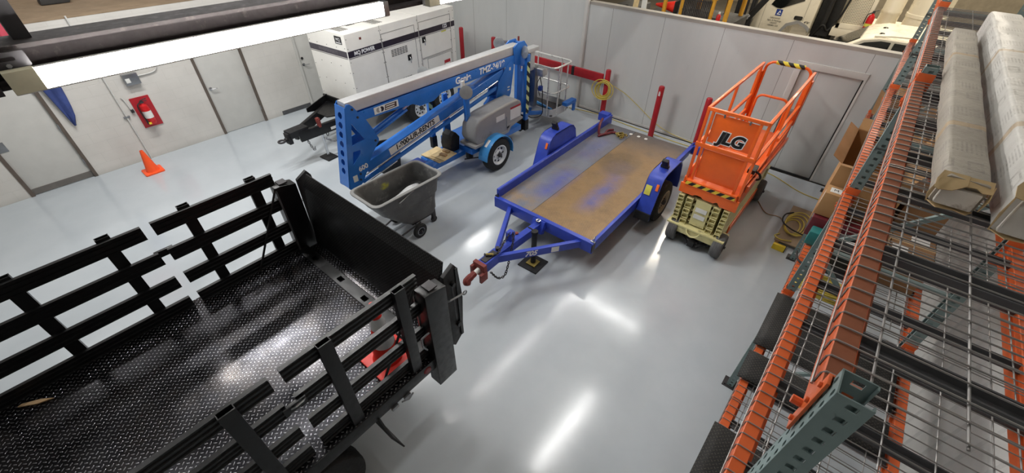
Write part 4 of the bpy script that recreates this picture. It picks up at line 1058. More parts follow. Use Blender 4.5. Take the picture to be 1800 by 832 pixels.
rv.build('roof_vent', MT['seam'], body)
B().box(-.70, -.48, .46, .66, GT-.002, GT+.006).build('roof_hatch', MT['dark_steel'], body)
for y in (.86, 1.92, 2.97):
    B().box(-GW, 0, y-.008, y+.008, GT-.002, GT+.004).build('roof_joint', MT['gen_white'], body)
rv = B()
for y in (.03, .83, .88, 1.9, 2.95, 3.08):
    for z in (1.0, 1.3, 1.6, 1.8, 2.05, 2.22): rv.cyl((-.002, y, z), (.005, y, z), .008, n=6)
for x in (-.05, -.3, -.6, -.9, -1.15):
    for z in (1.35, 1.7, 2.05) if x in (-.3, -.6, -.9) else (1.0, 1.3, 1.6, 2.06): rv.cyl((x, -.005, z), (x, .002, z), .008, n=6)
rv.build('rivets', MT['seam'], body)
# trailer
tf = B()
for x in (-1.1, -.12): tf.box(x-.05, x+.05, -.1, GL+.1, .62, .80)
tf.box(-GW, 0, -.02, GL, .80, .93)
for y in (0, .8, 1.6, 2.4, 3.1): tf.box(-1.1, -.12, y-.04, y+.04, .64, .78)
tf.build('trailer_frame', MT['black'], gn, bevel=.006)
HX, HY = -.52, -1.42
tg = B()
for x in (-1.08, -.12): tg.bar((x, .02, .70), (HX+(.07 if x > -.5 else -.07), HY+.2, .60), .08, .20)
tg.build('tongue', MT['black'], gn, bevel=.006)
gs = B().prism([(-1.1, 0), (-.10, 0), (-.4, -.55), (-.72, -.55)], 'z', .78, .80)
gs.prism([(0, .62), (0, .95), (-.55, .80), (-.55, .72)], 'x', -.14, -.12).prism([(0, .62), (0, .95), (-.55, .80), (-.55, .72)], 'x', -1.1, -1.08)
gs.build('tongue_gusset', MT['black'], gn)
sb = B().obox((HX, HY+.22, .70), (.22, .40, .13)).build('surge_actuator', MT['black_matte'], gn, bevel=.01)
for (y0, z0, w_) in ((-.34, .70, .16), (-.36, .62, .16)):
    q = Vector((-.12, .02, .70)); r_ = Vector((HX+.07, HY+.2, .60)); dd = (r_-q).normalized(); m_ = q+(r_-q)*.42
lb = B(); nrm = Vector((-dd.y, dd.x, 0)) if dd.x < 0 else Vector((dd.y, -dd.x, 0)); nrm = Vector((abs(dd.y), -abs(dd.x), 0)).normalized()
for k, (a, zz) in enumerate(((.30, .03), (.44, -.035))):
    c = q+(r_-q)*a+nrm*.042+Vector((0, 0, zz)); lb.bar(c-dd*.09, c+dd*.09, .003, .055)
lb.build('frame_labels', MT['label'], gn)
hr = B().cyl((HX, HY+.02, .62), (HX, HY-.06, .62), .04).box(HX-.07, HX+.07, HY-.02, HY+.06, .52, .74)
hr.build('hitch_mount', MT['black_matte'], gn, bevel=.008)
B().torus((HX, HY-.13, .62), 'z', .06, .02, 20, 8).build('pintle_ring', MT['dark_steel'], gn)
JX, JY = -.33, -.80
jk = B().cyl((JX, JY, .03), (JX, JY, .74), .028).build('jack_leg', MT['chrome'], gn)
B().box(JX-.15, JX+.15, JY-.12, JY+.12, .0, .03).build('jack_pad', MT['black_matte'], jk, bevel=.004)
B().cyl((JX, JY, .70), (JX, JY, .86), .042).box(JX-.05, JX+.02, JY-.03, JY+.03, .8, .88).build('jack_head', MT['red_dark'], jk)
chain('safety_chain', smoothpath([(JX-.12, JY-.3, .6), (JX-.06, JY-.28, .40), (JX-.0, JY-.26, .30), (JX+.02, JY-.24, .36)]), MT['steel'], gn, .06, .008)
chain('safety_chain', smoothpath([(JX+.06, JY+.02, .45), (JX+.1, JY+.2, .34), (JX+.14, JY+.42, .5)]), MT['steel'], gn, .06, .008)
B().torus((JX+.0, JY+.12, .5), (1, .5, 0), .04, .008).build('shackle', MT['dark_steel'], gn)
for s, x in ((1, -.06), (-1, -1.14)):
    for y in (1.62, 2.46):
        wheel('tyre', gn, (x+s*.05, y, .37), 'x', .37, .22, MT['wheel_white'], None, .58, s, 10)
    B().prism([(1.2, .5), (1.28, .74), (1.5, .80), (2.6, .80), (2.82, .74), (2.9, .5), (2.87, .5), (2.79, .72), (2.6, .775), (1.5, .775), (1.3, .72), (1.23, .5)], 'x', x-.07, x+.16 if s > 0 else x+.07).build('fender', MT['black'], gn, bevel=.003)
B().cyl((-1.1, 1.62, .37), (-.1, 1.62, .37), .05).cyl((-1.1, 2.46, .37), (-.1, 2.46, .37), .05).build('axle', MT['black_matte'], gn)

# ------------------------------------------------------------------ orange scissor lift
sl = thing('scissor_lift', 'orange scissor lift on cream folded stack beside the blue trailer', 'scissor lift', (-1.08, 7.0, 0), 0, None, True)
OR = MT['orange']; CR = MT['cream']
bs = B().box(-1.44, -.72, 5.95, 8.25, .16, .34).prism([(5.74, .34), (5.74, .37), (6.02, .37), (6.02, .34)], 'x', -1.53, -.63).box(-1.5, -.66, 5.76, 5.80, .22, .345)
bs.box(-1.44, -.72, 8.25, 8.42, .2, .5)
base = bs.build('base_frame', CR, sl, bevel=.006)
B().box(-.72, -.70, 6.3, 7.95, .13, .31).build('base_side_panel', OR, base, bevel=.004)
B().box(-1.46, -1.44, 6.3, 7.95, .13, .31).build('base_side_panel', OR, base, bevel=.004)
B().tube(smoothpath([(-1.2, 5.745, .34), (-1.17, 5.72, .29), (-1.10, 5.70, .265), (-1.02, 5.72, .29), (-.99, 5.745, .34)]), .013).build('tow_handle', CR, base)
un = B().box(-1.32, -.82, 5.85, 6.0, .10, .2).cyl((-1.34, 5.88, .2), (-.80, 5.88, .2), .035).box(-1.12, -1.02, 5.72, 5.9, .06, .16).cyl((-1.15, 5.80, .12), (-.98, 5.80, .12), .03).bar((-1.28, 5.86, .16), (-1.12, 5.74, .1), .04, .04).bar((-.86, 5.86, .16), (-.98, 5.74, .1), .04, .04)
un.build('steering_gear', MT['black_matte'], sl, bevel=.004)
for x, s in ((-1.42, -1), (-.70, 1)):
    for y in (5.88, 7.95):
        wheel('drive_wheel', sl, (x, y, .20), 'x', .20, .15, MT['dark_steel'], MT['rubber_grey'], .55, s, 5)
# stack of folded arms
def channel_arm(x, w, y0, y1, z, h, rise, par=None):
    b = B(); t = .008
    for (a, c, e, f) in ((x-w/2, x+w/2, z+h-t, z+h), (x-w/2, x+w/2, z, z+t), (x-w/2, x-w/2+t, z+t, z+h-t), (x+w/2-t, x+w/2, z+t, z+h-t)):
        b.prism([(y0, e), (y0, f), (y1, f+rise), (y1, e+rise)], 'x', a, c)
    b.prism([(y0+.05, z), (y0+.05, z+h), (y0+.055, z+h), (y0+.055, z)], 'x', x-w/2, x+w/2)
    return b.build('scissor_arm', CR, sl)
for lv in range(7):
    z = .365+.073*lv; st_ = .012*(lv % 2)
    for x in (-1.445, -.765): channel_arm(x, .085, 5.79+st_, 8.0, z, .062, .01)
for lv in range(5):
    z = .37+.100*lv; st_ = .014*(lv % 2)
    for x in (-1.315, -.905): channel_arm(x, .10, 5.80+st_, 7.9, z, .080, .01)
for lv in range(5):
    B().cyl((-1.26, 5.90, .42+.1*lv), (-.95, 5.90, .42+.1*lv), .028, n=12).build('cross_tube', CR, sl)
B().box(-1.22, -.99, 5.83, 5.85, .40, .86).build('stack_shield', CR, sl)
for z, w_ in ((.66, .16), (.54, .16)): B().box(-1.19, -1.02, 5.816, 5.821, z, z+.075).build('capacity_label', MT['label'], sl)
# platform
dk = B().box(-1.49, -.69, 5.84, 8.34, 1.08, 1.14).box(-1.50, -1.47, 5.84, 8.34, .90, 1.16).box(-.71, -.68, 5.84, 8.34, .90, 1.16).box(-1.3, -.9, 6.0, 8.0, .98, 1.08)
dk.build('platform_deck', OR, sl, bevel=.006)
fs = [(-1.52, .90), (-1.30, .90), (-1.26, .93), (-1.18, .93), (-1.14, .90), (-.99, .90), (-.95, .93), (-.93, .93), (-.89, .88), (-.66, .88), (-.66, 1.06), (-1.52, 1.06)]
B().prism(fs, 'y', 5.815, 5.84).build('front_skirt', OR, sl, bevel=.004)
tp = B().prism([(-1.46, 1.05), (-.70, 1.05), (-.72, 1.14), (-1.44, 1.14)], 'y', 5.80, 5.84).build('toe_plate', OR, sl, bevel=.004)
B().box(-1.45, -.73, 5.797, 5.80, 1.065, 1.12).build('hazard_tape', MT['hazard'], tp)
RT, RM = 2.22, 1.70
def rail(p, q, r=.02, nm='guard_rail', par=None): return B().cyl(p, q, r, n=12).build(nm, OR, par or sl)
def srail(p, q, w=.04, h=.045, nm='guard_rail', par=None): return B().bar(p, q, w, h).build(nm, OR, par or sl, bevel=.006)
for x in (-1.47, -.70):
    srail((x, 5.85, RT), (x, 8.36, RT)); srail((x, 5.85, RM), (x, 8.34, RM))
    for y in (5.87, 7.05, 8.3):
        B().box(x-.018, x+.018, y-.022, y+.022, 1.14, RT).build('rail_post', OR, sl, bevel=.004)
    B().box(x-.012, x+.012, 5.86, 8.34, 1.14, 1.29).build('toe_board', OR, sl, bevel=.004)
srail((-1.47, 5.86, RT), (-.70, 5.86, RT)); srail((-1.50, 5.86, RM), (-.69, 5.86, RM), .045, .06)
for x in (-1.40, -.79):
    B().box(x-.018, x+.018, 5.85, 5.885, 1.14, RT).build('rail_post', OR, sl, bevel=.003)
pn = B().box(-1.37, -.80, 5.875, 5.885, RM+.06, RT-.05).build('sign_panel', OR, sl, bevel=.004)
B().box(-1.37, -.80, 5.875, 5.885, 1.18, RM-.05).build('lower_panel', OR, sl, bevel=.004)
for x in (-1.25, -.92):
    B().box(x-.01, x+.01, 5.87, 5.89, RT-.08, RT+.02).build('panel_clip', MT['steel'], sl)
text('JLG', .225, (-1.075, 5.8725, 1.865), (1, 0, 0), (0, 0, 1), MT['text_white'], pn, 'logo_outline', .001, .18, .022)
text('JLG', .225, (-1.075, 5.870, 1.865), (1, 0, 0), (0, 0, 1), MT['text_black'], pn, 'logo_letters', .001, .18, .010)
# extension rails and gate arches
def arch(x0, x1, y, z0, z1, r, rad=.022, nm='gate_arch'):
    pts = [(x0, y, z0)]
    for k in range(6):
        a = PI-PI/2*k/5; pts.append((x0+r+r*math.cos(a), y, z1-r+r*math.sin(a)))
    for k in range(6):
        a = PI/2-PI/2*k/5; pts.append((x1-r+r*math.cos(a), y, z1-r+r*math.sin(a)))
    pts.append((x1, y, z0)); return B().tube(pts, rad, 10).build(nm, OR, sl)
ar = arch(-1.42, -.74, 8.36, 1.14, 2.27, .12)
B().cyl((-1.29, 8.36, 2.272), (-.86, 8.36, 2.272), .034, n=14).build('hazard_wrap', MT['hazard_wrap'], ar)
arch(-1.33, -.84, 8.05, 1.14, 1.82, .10, .02)
for x, a in ((-1.47, 0), (-.70, 1)):
    srail((x, 7.4, 1.42), (x, 8.5, 1.42), .035, .06, 'extension_rail')
B().box(-.735, -.665, 8.30, 8.42, 1.35, 2.1).build('rear_post', OR, sl, bevel=.006)
B().box(-1.505, -1.435, 8.30, 8.42, 1.35, 2.1).build('rear_post', OR, sl, bevel=.006)
srail((-.66, 5.95, 1.22), (-.66, 8.4, 1.05), .03, .10, 'extension_track')
hk = B().tube(smoothpath([(-.68, 6.3, 1.35), (-.62, 6.3, 1.32), (-.6, 6.33, 1.25), (-.64, 6.36, 1.2), (-.68, 6.34, 1.24)]), .016).box(-.78, -.68, 6.2, 6.4, 1.34, 1.40)
hk.build('cable_hook', MT['black_matte'], sl)
B().box(-.80, -.735, 8.1, 8.2, 1.5, 1.66).build('control_console', MT['steel'], sl, bevel=.01)
# ------------------------------------------------------------------ pallet rack along the right wall
rk = thing('pallet_rack', 'tall pallet rack with orange beams, green uprights and wire mesh decks', 'pallet rack', (.235, 3.74, 0), 0, None, True)
XF, DEP = .235, .98; XR = XF+DEP
UY = (.87, 3.74, 6.61, 9.12); UTOP = 3.69
LV = (1.60, 2.72, 3.57)          # tops of the beams
MT['rack_brown'] = paint('brownish_orange', (150, 88, 58), .7, 0, .12, 9)  # browner orange for the upward faces of the top beams
RG, RO = MT['rack_green'], MT['rack_orange']
def post_mesh():
    b = B(); w, dp, th, ph = .08, .072, .0035, .0508; n = int(UTOP/ph)
    def cell(side):
        t = B()
        if side == 0:
            fh = []
            for y in (-.02, .02):
                s = 1 if y > 0 else -1
                fh.append([(y-.008, .022), (y-.0075, .033), (y-.002+s*.001, .038), (y+.006, .034), (y+.008, .024), (y+.004, .012), (y-.004, .010)])
            t.prism([(-w/2, 0), (w/2, 0), (w/2, ph), (-w/2, ph)], 'x', 0, th, fh)
        else:
            sh = [[(.028, .016), (.052, .016), (.052, .036), (.028, .036)]]
            t.prism([(0, 0), (dp, 0), (dp, ph), (0, ph)], 'y', side*w/2-(th if side > 0 else 0), side*w/2+(th if side < 0 else 0), sh)
        return t.bm
    for side in (0, -1, 1):
        c = cell(side)
        for k in range(n):
            b.merge(c.copy(), Matrix.Translation((0, 0, ph*k)))
        c.free()
    for s in (-1, 1):
        b.box(dp-th, dp, min(s*w/2, s*(w/2-.015)), max(s*w/2, s*(w/2-.015)), 0, ph*n)
    return b.build('upright_post', RG, None)
pp0 = post_mesh(); pm = pp0.data; first = True
def post(x, y, flip):
    global first
    if first: o = pp0; first = False
    else: o = pp0.copy(); COL.objects.link(o)
    o.parent = rk; o.location = (x-.235, y-3.74, 0); o.rotation_euler = (0, 0, PI if flip else 0)
    return o
for y in UY:
    for x, fl in ((XF, False), (XR, True)):
        post(x, y, fl)
        B().box(x-.045 if not fl else x-.09, x+.09 if not fl else x+.045, y-.075, y+.075, 0, .008).cyl((x+(-.02 if not fl else .02), y-.05, .0), (x+(-.02 if not fl else .02), y-.05, .03), .009, n=6).build('foot_plate', MT['dark_steel'], rk)
    for z in (.15, 1.15, 2.15, 3.15):
        B().box(XF+.06, XR-.06, y-.018, y+.018, z, z+.032).build('horizontal_brace', RG, rk)
    for i, (z0, z1) in enumerate(((.2, 1.12), (1.2, 2.12), (2.2, 3.12))):
        a, c = (XF+.07, XR-.07) if i % 2 == 0 else (XR-.07, XF+.07)
        B().bar((a, y+.012, z0), (c, y+.012, z1), .03, .035).build('diagonal_brace', RG, rk)
def beam_prof(s, x, zt):
    # step beam; s=+1 opens to the inside (larger x)
    q = [(0, zt-.10), (.075, zt-.10), (.075, zt-.041), (.058, zt-.041), (.058, zt-.003), (.055, zt), (.003, zt), (0, zt-.003)]
    return [(x+s*a, z) for a, z in q]
def wire_deck(y0, y1, zt):
    z = zt+.004; r = .0030; b = B()
    n = int(round((y1-y0)/.064)); xs = XF-.013; xe = XR+.013
    for k in range(n+1):
        y = y0+(y1-y0)*k/n
        b.tube([(xs-.001, y, z-.052), (xs-.001, y, z-.012), (xs+.006, y, z-.001), (xs+.03, y, z), (xe-.03, y, z), (xe-.006, y, z-.001), (xe, y, z-.012), (xe, y, z-.052)], r, 5)
    for x, zz in ((xs-.005, z-.05), (xe+.005, z-.05), (XF+.085, z-.006), (XF+.27, z-.006), (XF+.45, z-.006), (XF+.63, z-.006), (XF+.81, z-.006), (XR-.085, z-.006)):
        b.tube([(x, y0-.012, zz), (x, y1+.012, zz)], .0036, 6)
    d = b.build('wire_deck', MT['wire'], rk)
    for k in range(3):
        y = y0+(y1-y0)*(.14+.36*k)
        c = B().prism([(y-.032, z-.010), (y-.026, z-.010), (y-.018, z-.036), (y+.018, z-.036), (y+.026, z-.010), (y+.032, z-.010), (y+.032, z-.014), (y+.022, z-.041), (y-.022, z-.041), (y-.032, z-.014)], 'x', XF+.03, XR-.03)
        c.build('deck_channel', MT['channel'], d)
for i in range(3):
    y0, y1 = UY[i]+.042, UY[i+1]-.042
    for lv, zt in enumerate(LV):
        for s, x, fx in ((1, XF-.012, XF), (-1, XR+.012, XR)):
            bm_ = B().prism(beam_prof(s, x, zt), 'y', y0, y1).build('beam', [RO, MT['rack_brown']], rk, bevel=.002)
            if lv == 2:
                for p_ in bm_.data.polygons:
                    if p_.normal.z > .9: p_.material_index = 1
            for yy, d_ in ((y0, -1), (y1, 1)):
                cn = B()
                a, c = sorted((yy, yy+d_*.034))
                cn.box(min(x, x+s*.008), max(x, x+s*.008), a, c, zt-.17, zt+.05)
                a, c = sorted((yy-d_*.004, yy+d_*.003))
                cn.box(min(x, x+s*.085), max(x, x+s*.085), a, c, zt-.17, zt+.05)
                for zz in (zt-.14, zt-.05, zt+.02): cn.cyl((x-s*.008, yy+d_*.017, zz), (x, yy+d_*.017, zz), .008, n=8)
                cn.build('beam_connector', RO, bm_, bevel=.002)
            if i == 0 and lv == 2 and s == 1:
                B().cyl((x-.024, UY[0]+.05, zt-.10), (x, UY[0]+.05, zt-.10), .012, n=8).build('safety_pin', RO, bm_)
        mid = (y0+y1)/2
        if not (lv == 2 and i == 2):
            wire_deck(y0+.05 if i == 0 else y0+.03, mid-.01, zt); wire_deck(mid+.01, y1-.03, zt)

# ------------------------------------------------------------------ long wrapped packages on the top shelf
def m_wrap(name, c1, c2, rough=.6):
    n = N(name); x = n.xyz()
    base = n.ramp(n.noise(5, 7, .7), (.3, srgb(*c1)), (.7, srgb(*c2)))
    # faint grey printed blocks repeating along the package
    v = n.math('FRACT', n.math('DIVIDE', x[1], .46)); u = n.math('FRACT', n.math('DIVIDE', n.math('ADD', x[0], x[2]), .09))
    m1 = n.math('MULTIPLY', n.math('LESS_THAN', n.math('ABSOLUTE', n.math('SUBTRACT', v, .3)), .10), n.math('LESS_THAN', n.math('ABSOLUTE', n.math('SUBTRACT', u, .5)), .28))
    m2 = n.math('MULTIPLY', n.math('LESS_THAN', n.math('ABSOLUTE', n.math('SUBTRACT', v, .3)), .065), n.math('LESS_THAN', n.math('ABSOLUTE', n.math('SUBTRACT', u, .5)), .17))
    v2 = n.math('LESS_THAN', n.math('ABSOLUTE', n.math('SUBTRACT', v, .72)), .12); st = n.math('LESS_THAN', n.math('FRACT', n.math('MULTIPLY', u, 6.0)), .45)
    m = n.math('ADD', n.math('SUBTRACT', m1, m2), n.math('MULTIPLY', n.math('MULTIPLY', v2, st), .8))
    m = n.math('MULTIPLY', m, n.ramp(n.noise(22, 4, .7), (.35, (0, 0, 0)), (.6, (.6,)*3)))
    c = n.mix(m, base, srgb(126, 122, 116))
    tp_ = n.math('LESS_THAN', n.math('ABSOLUTE', n.math('SUBTRACT', n.math('FRACT', n.math('DIVIDE', x[1], 1.35)), .45)), .02)
    c = n.mix(n.math('MULTIPLY', tp_, .7), c, srgb(176, 150, 112))
    n.set('Base Color', c); n.set('Roughness', rough); n.bump(n.noise(9, 6, .7), .5, .012); return n.m
MT['wrap_a'] = m_wrap('wrap_paper', (146, 139, 128), (172, 165, 152))
MT['wrap_b'] = m_wrap('wrap_film', (186, 184, 178), (212, 210, 205), .4)
MT['kraft'] = paint('torn_kraft_paper', (198, 172, 128), .75, 0, .12, 10)
MT['foam_white'] = paint('white_board_core', (218, 214, 206), .7, 0, .06, 12, (120, 100, 84), .35, 9)
def package(label, x0, x1, y0, y1, h, mat, yaw=0, seed=1, torn=True):
    rnd = random.Random(seed); cx = (x0+x1)/2; w = x1-x0; L = y1-y0
    t = thing('wrapped_package', label, 'package', (cx, y0, LV[2]+.009), yaw, 'long wrapped packages on the top shelf')
    b = B(); prev = None; ns = 30
    for i in range(ns+1):
        y = L*i/ns; j = lambda a: rnd.uniform(-a, a)
        ring = []
        for (px, pz) in rrect(-w/2, w/2, 0, h, .018, 2):
            ring.append(b.bm.verts.new((px+j(.003), y, max(0, pz+j(.003)))))
        if prev:
            for k in range(len(ring)): b.bm.faces.new([prev[k], prev[(k+1) % len(ring)], ring[(k+1) % len(ring)], ring[k]])
        else: b.bm.faces.new(ring[::-1])
        prev = ring
    b.bm.faces.new(prev)
    b.build('wrapping', mat, t, angle=50)
    if torn:
        B().box(-w/2+.012, w/2-.012, -.03, .0, .012, h-.03).build('board_core', MT['foam_white'], t, bevel=.008)
        f = B()
        def flap(pts, th=.003):
            a = [Vector(p) for p in pts]; nrm = (a[1]-a[0]).cross(a[2]-a[0]).normalized()*th
            v = a+[p+nrm for p in a]; m = len(a)
            f._add(v, [tuple(range(m-1, -1, -1)), tuple(range(m, 2*m))]+[(i, (i+1) % m, m+(i+1) % m, m+i) for i in range(m)])
        flap([(-w/2-.006, .03, h+.004), (0, .02, h+.008), (.0, -.03, h-.01), (-w*.25, -.05, h-.03), (-w*.5, -.045, h-.04), (-w*.62, -.06, h-.03), (-w*.64, -.02, h-.01)])
        flap([(0, .02, h+.006), (w/2+.004, .03, h+.004), (w/2+.006, -.02, h-.02), (w*.35, -.03, h-.02), (w*.2, -.022, h-.012), (.0, -.03, h-.012)])
        flap([(-w/2-.005, .0, h), (-w/2-.02, -.05, h*.7), (-w/2-.025, -.06, h*.5), (-w/2-.008, -.025, .01)])
        flap([(w/2+.004, .0, h), (w/2+.008, -.03, h*.6), (w/2+.004, -.02, .02)])
        flap([(-w/2, .0, .004), (w/2, .0, .004), (w*.35, -.04, .006), (w*.1, -.025, .005), (-w*.3, -.045, .006)])
        f.build('torn_end_paper', MT['kraft'], t)
    return t
package('wrapped long package with torn brown paper end nearest the rack front', .365, .50, 2.06, 4.85, .115, MT['wrap_a'], .012, 3)
package('whitest wrapped long package in the middle of the top shelf', .545, .735, 1.98, 5.25, .19, MT['wrap_b'], .012, 4)
package('wrapped long package furthest back toward the right wall on top shelf', .80, .98, 2.0, 5.0, .15, MT['wrap_a'], -.02, 5)

# ------------------------------------------------------------------ goods on the low shelf
MT['mat'] = diamond('black_rubber_tread', (26, 26, 26), (70, 66, 60), .03, 'yx', .7, 0)
ZL = LV[0]+.0085
def black_mat(label, y0, y1, x0=.19, x1=1.13):
    t = thing('tread_mat', label, 'rubber mat', ((x0+x1)/2, (y0+y1)/2, ZL), 0, 'black tread mats on the low shelf')
    b = B(); prev = None; n = 14; hx = (x1-x0)/2; hy = (y1-y0)/2
    for i in range(n+1):
        x = -hx+2*hx*i/n; z = .006*math.sin(i*1.1)+.007
        row = [b.bm.verts.new((x, y, z+.004*math.sin(3*y+i))) for y in (-hy, -hy/2, 0, hy/2, hy)]
        if prev:
            for k in range(4): b.bm.faces.new([prev[k], prev[k+1], row[k+1], row[k]])
        prev = row
    o = b.build('mat_sheet', MT['mat'], t); m = o.modifiers.new('thick', 'SOLIDIFY'); m.thickness = .012; m.offset = 1
    return t
black_mat('black tread mat on the low shelf nearest the camera', 1.30, 2.02)
black_mat('narrow black tread mat between two other mats on low shelf', 2.50, 2.80)
black_mat('black tread mat next to the second green upright on low shelf', 2.90, 3.62)
yc = B()
for k in range(9):
    R = random.uniform(.13, .19); cx, cy = .50+random.uniform(-.02, .02), 3.93+random.uniform(-.02, .02)
    yc.tube([(cx+R*1.25*math.cos(t), cy+R*.75*math.sin(t), ZL+.012+.010*k+.006*math.sin(3*t+k)) for t in [2*PI*i/28 for i in range(28)]], .009, 6, True)
tag(yc.build('hose_coil', MT['cord_yellow']), 'coiled yellow hose lying on the low wire shelf', 'hose')
vs = thing('bench_vise', 'dark bench grinder machine with white label on the low shelf', 'machine', (.52, 4.32, ZL))
B().box(-.16, .26, -.10, .10, 0, .05).prism([(-.12, .05), (.10, .05), (.06, .22), (-.08, .22)], 'y', -.07, .07).build('machine_base', MT['dark_steel'], vs, bevel=.008)
B().cyl((-.02, -.14, .24), (-.02, .14, .24), .075).cyl((-.02, -.16, .24), (-.02, -.10, .24), .10).cyl((-.02, .10, .24), (-.02, .16, .24), .10).build('motor', MT['black_matte'], vs, bevel=.006)
B().obox((.0, .0, .325), (.13, .10, .004), (.1, 0, .3)).build('paper_label', MT['label'], vs)
B().tube(smoothpath([(-.1, -.12, .06), (-.2, -.16, .03), (-.3, -.08, .02), (-.34, .05, .02)]), .010).build('power_cable', MT['black_matte'], vs)
tl = thing('teal_case', 'long teal plastic case on the low shelf behind second upright', 'case', (.46, 4.66, ZL))
B().box(-.26, .30, -.07, .07, 0, .16).build('case_body', MT['teal'], tl, bevel=.015)
B().box(-.1, .1, -.085, -.07, .08, .10).build('handle', MT['black_matte'], tl, bevel=.004)
mr_ = thing('maroon_case', 'dark red tool case on the low shelf beside the teal case', 'case', (.46, 4.86, ZL))
B().box(-.30, .30, -.10, .10, 0, .24).build('case_body', MT['maroon'], mr_, bevel=.012)
B().box(-.31, -.30, -.05, .05, .05, .2).build('catch_plate', MT['steel'], mr_)
def carton(label, x0, x1, y0, y1, z0, h, mat, flaps=True, yaw=0, lab=None):
    t = thing('carton', label, 'carton', ((x0+x1)/2, (y0+y1)/2, z0), yaw, 'cardboard cartons on the rack')
    a, c = (x1-x0)/2, (y1-y0)/2; th = .006
    B().box(-a, a, -c, c, 0, th).box(-a, -a+th, -c, c, th, h).box(a-th, a, -c, c, th, h).box(-a+th, a-th, -c, -c+th, th, h).box(-a+th, a-th, c-th, c, th, h).build('box_walls', mat, t)
    if flaps:
        for (p, q, o) in (((-a, -c), (-a, c), (-.10, 0, .06)), ((a, -c), (a, c), (.06, 0, .14)), ((-a, -c), (a, -c), (0, -.12, .03)), ((-a, c), (a, c), (0, .10, .10))):
            P_ = [Vector((*p, h)), Vector((*q, h))]; P_ += [P_[1]+Vector(o), P_[0]+Vector(o)]
            v = P_+[w_+Vector((0, 0, .005)) for w_ in P_]
            f = B(); f._add(v, [(3, 2, 1, 0), (4, 5, 6, 7), (0, 1, 5, 4), (1, 2, 6, 5), (2, 3, 7, 6), (3, 0, 4, 7)]); f.build('flap', mat, t)
    else:
        B().box(-a, a, -c, c, h-.006, h).build('lid', mat, t)
        B().box(-a-.001, a+.001, -.03, .03, h-.05, h+.001).build('packing_tape', MT['wood'], t)
    if lab:
        for k, (lx, ly, sx_, sy_) in enumerate(lab): B().box(lx, lx+sx_, ly, ly+sy_, h+.0008, h+.003).build('shipping_label', MT['label'], t)
    return t
carton('tall open cardboard carton with folded flaps leaning past rack front', .15, .75, 5.05, 6.10, ZL, .74, MT['card'])
carton('closed brown carton with two white labels on the low shelf', .80, 1.14, 4.42, 5.0, ZL, .34, MT['card2'], False, 0, [(-.15, -.26, .12, .16), (-.02, .04, .14, .18)])
carton('closed tan carton behind the tall open carton', .80, 1.14, 5.1, 5.7, ZL, .52, MT['card2'], False, 0, [(-.15, -.1, .16, .12)])
carton('cardboard carton at the back end of the rack by the partition', .30, .95, 6.95, 8.0, ZL, .62, MT['card'], True)
sc_ = thing('small_carton', 'small tan carton with white letter tag below the open carton', 'carton', (.24, 5.05-.14, ZL+.25))
B().box(-.09, .12, -.10, .10, 0, .26).build('box_walls', MT['card'], sc_, bevel=.003)
tgp = B().box(-.092, -.0905, -.05, .05, .10, .22).box(-.06, .04, -.05, .05, .2602, .262).build('white_tag', MT['label'], sc_)
text('M', .06, (-.01, 0, .263), (1, 0, 0), (0, 1, 0), MT['text_black'], sc_, 'tag_letter', .0005)
pf = B()
for i in range(9):
    row = [pf.bm.verts.new((.9+.34*u/6+.01*math.sin(i), 3.80+.3*i/8, LV[1]+.02+.03*abs(math.sin(u*1.3+i*.9))+.02*math.sin(i*2.1))) for u in range(7)]
    if i:
        for k in range(6): pf.bm.faces.new([prev[k], prev[k+1], row[k+1], row[k]])
    prev = row
o = pf.build('plastic_wrap', MT['plastic_film']); o.modifiers.new('thick', 'SOLIDIFY').thickness = .004
tag(o, 'crumpled clear wrap lying on the middle rack shelf', 'plastic wrap')
carton('flat brown carton on the middle shelf under the wrapped packages', .72, 1.12, 4.3, 5.4, LV[1]+.0085, .22, MT['card2'], False, 0, [(-.1, -.3, .2, .14)])
# board with yellow hoses on the floor
pb = thing('floor_board', 'brown wooden board on the floor beside the rack foot', 'board', (.06, 7.45, 0))
B().box(-.14, .30, -.62, .62, .055, .075).build('board_top', MT['mezz'], pb, bevel=.003)
B().box(-.12, -.06, -.6, .6, 0, .055).box(.20, .26, -.6, .6, 0, .055).build('board_runner', MT['wood'], pb)
hs = B()
for k in range(4):
    R = .14+.03*k; hs.tube([(.06+R*.8*math.cos(t)+.02*k, 7.35+R*1.7*math.sin(t)+.03*k, .088+.012*k+.005*math.sin(2*t)) for t in [2*PI*i/26 for i in range(26)]], .010, 6, True)
hs.tube(smoothpath([(-.05, 7.0, .09), (-.1, 6.9, .09), (.0, 6.85, .09), (.15, 6.9, .10)]), .010)
tag(hs.build('hose_coil', MT['cord_yellow']), 'loosely coiled yellow air hose on the brown floor board', 'hose')
tag(B().tube(smoothpath([(-.02, 7.78, .10), (-.115, 7.6, .12), (-.1, 7.3, .155), (.05, 7.15, .16), (.25, 7.1, .16)]), .012).build('cable', MT['black_matte']), 'black cable curving across the yellow hoses on the board', 'cable')
yb = thing('wheel_chock', 'yellow and black chock under the board at the rack foot', 'chock', (.07, 6.72, 0))
B().prism([(-.07, 0), (.07, 0), (.06, .05), (-.03, .10), (-.07, .10)], 'x', -.13, .05).build('chock_body', MT['yellow'], yb, bevel=.005)
B().box(.05, .06, -.07, .07, 0, .05).build('rubber_edge', MT['rubber'], yb)

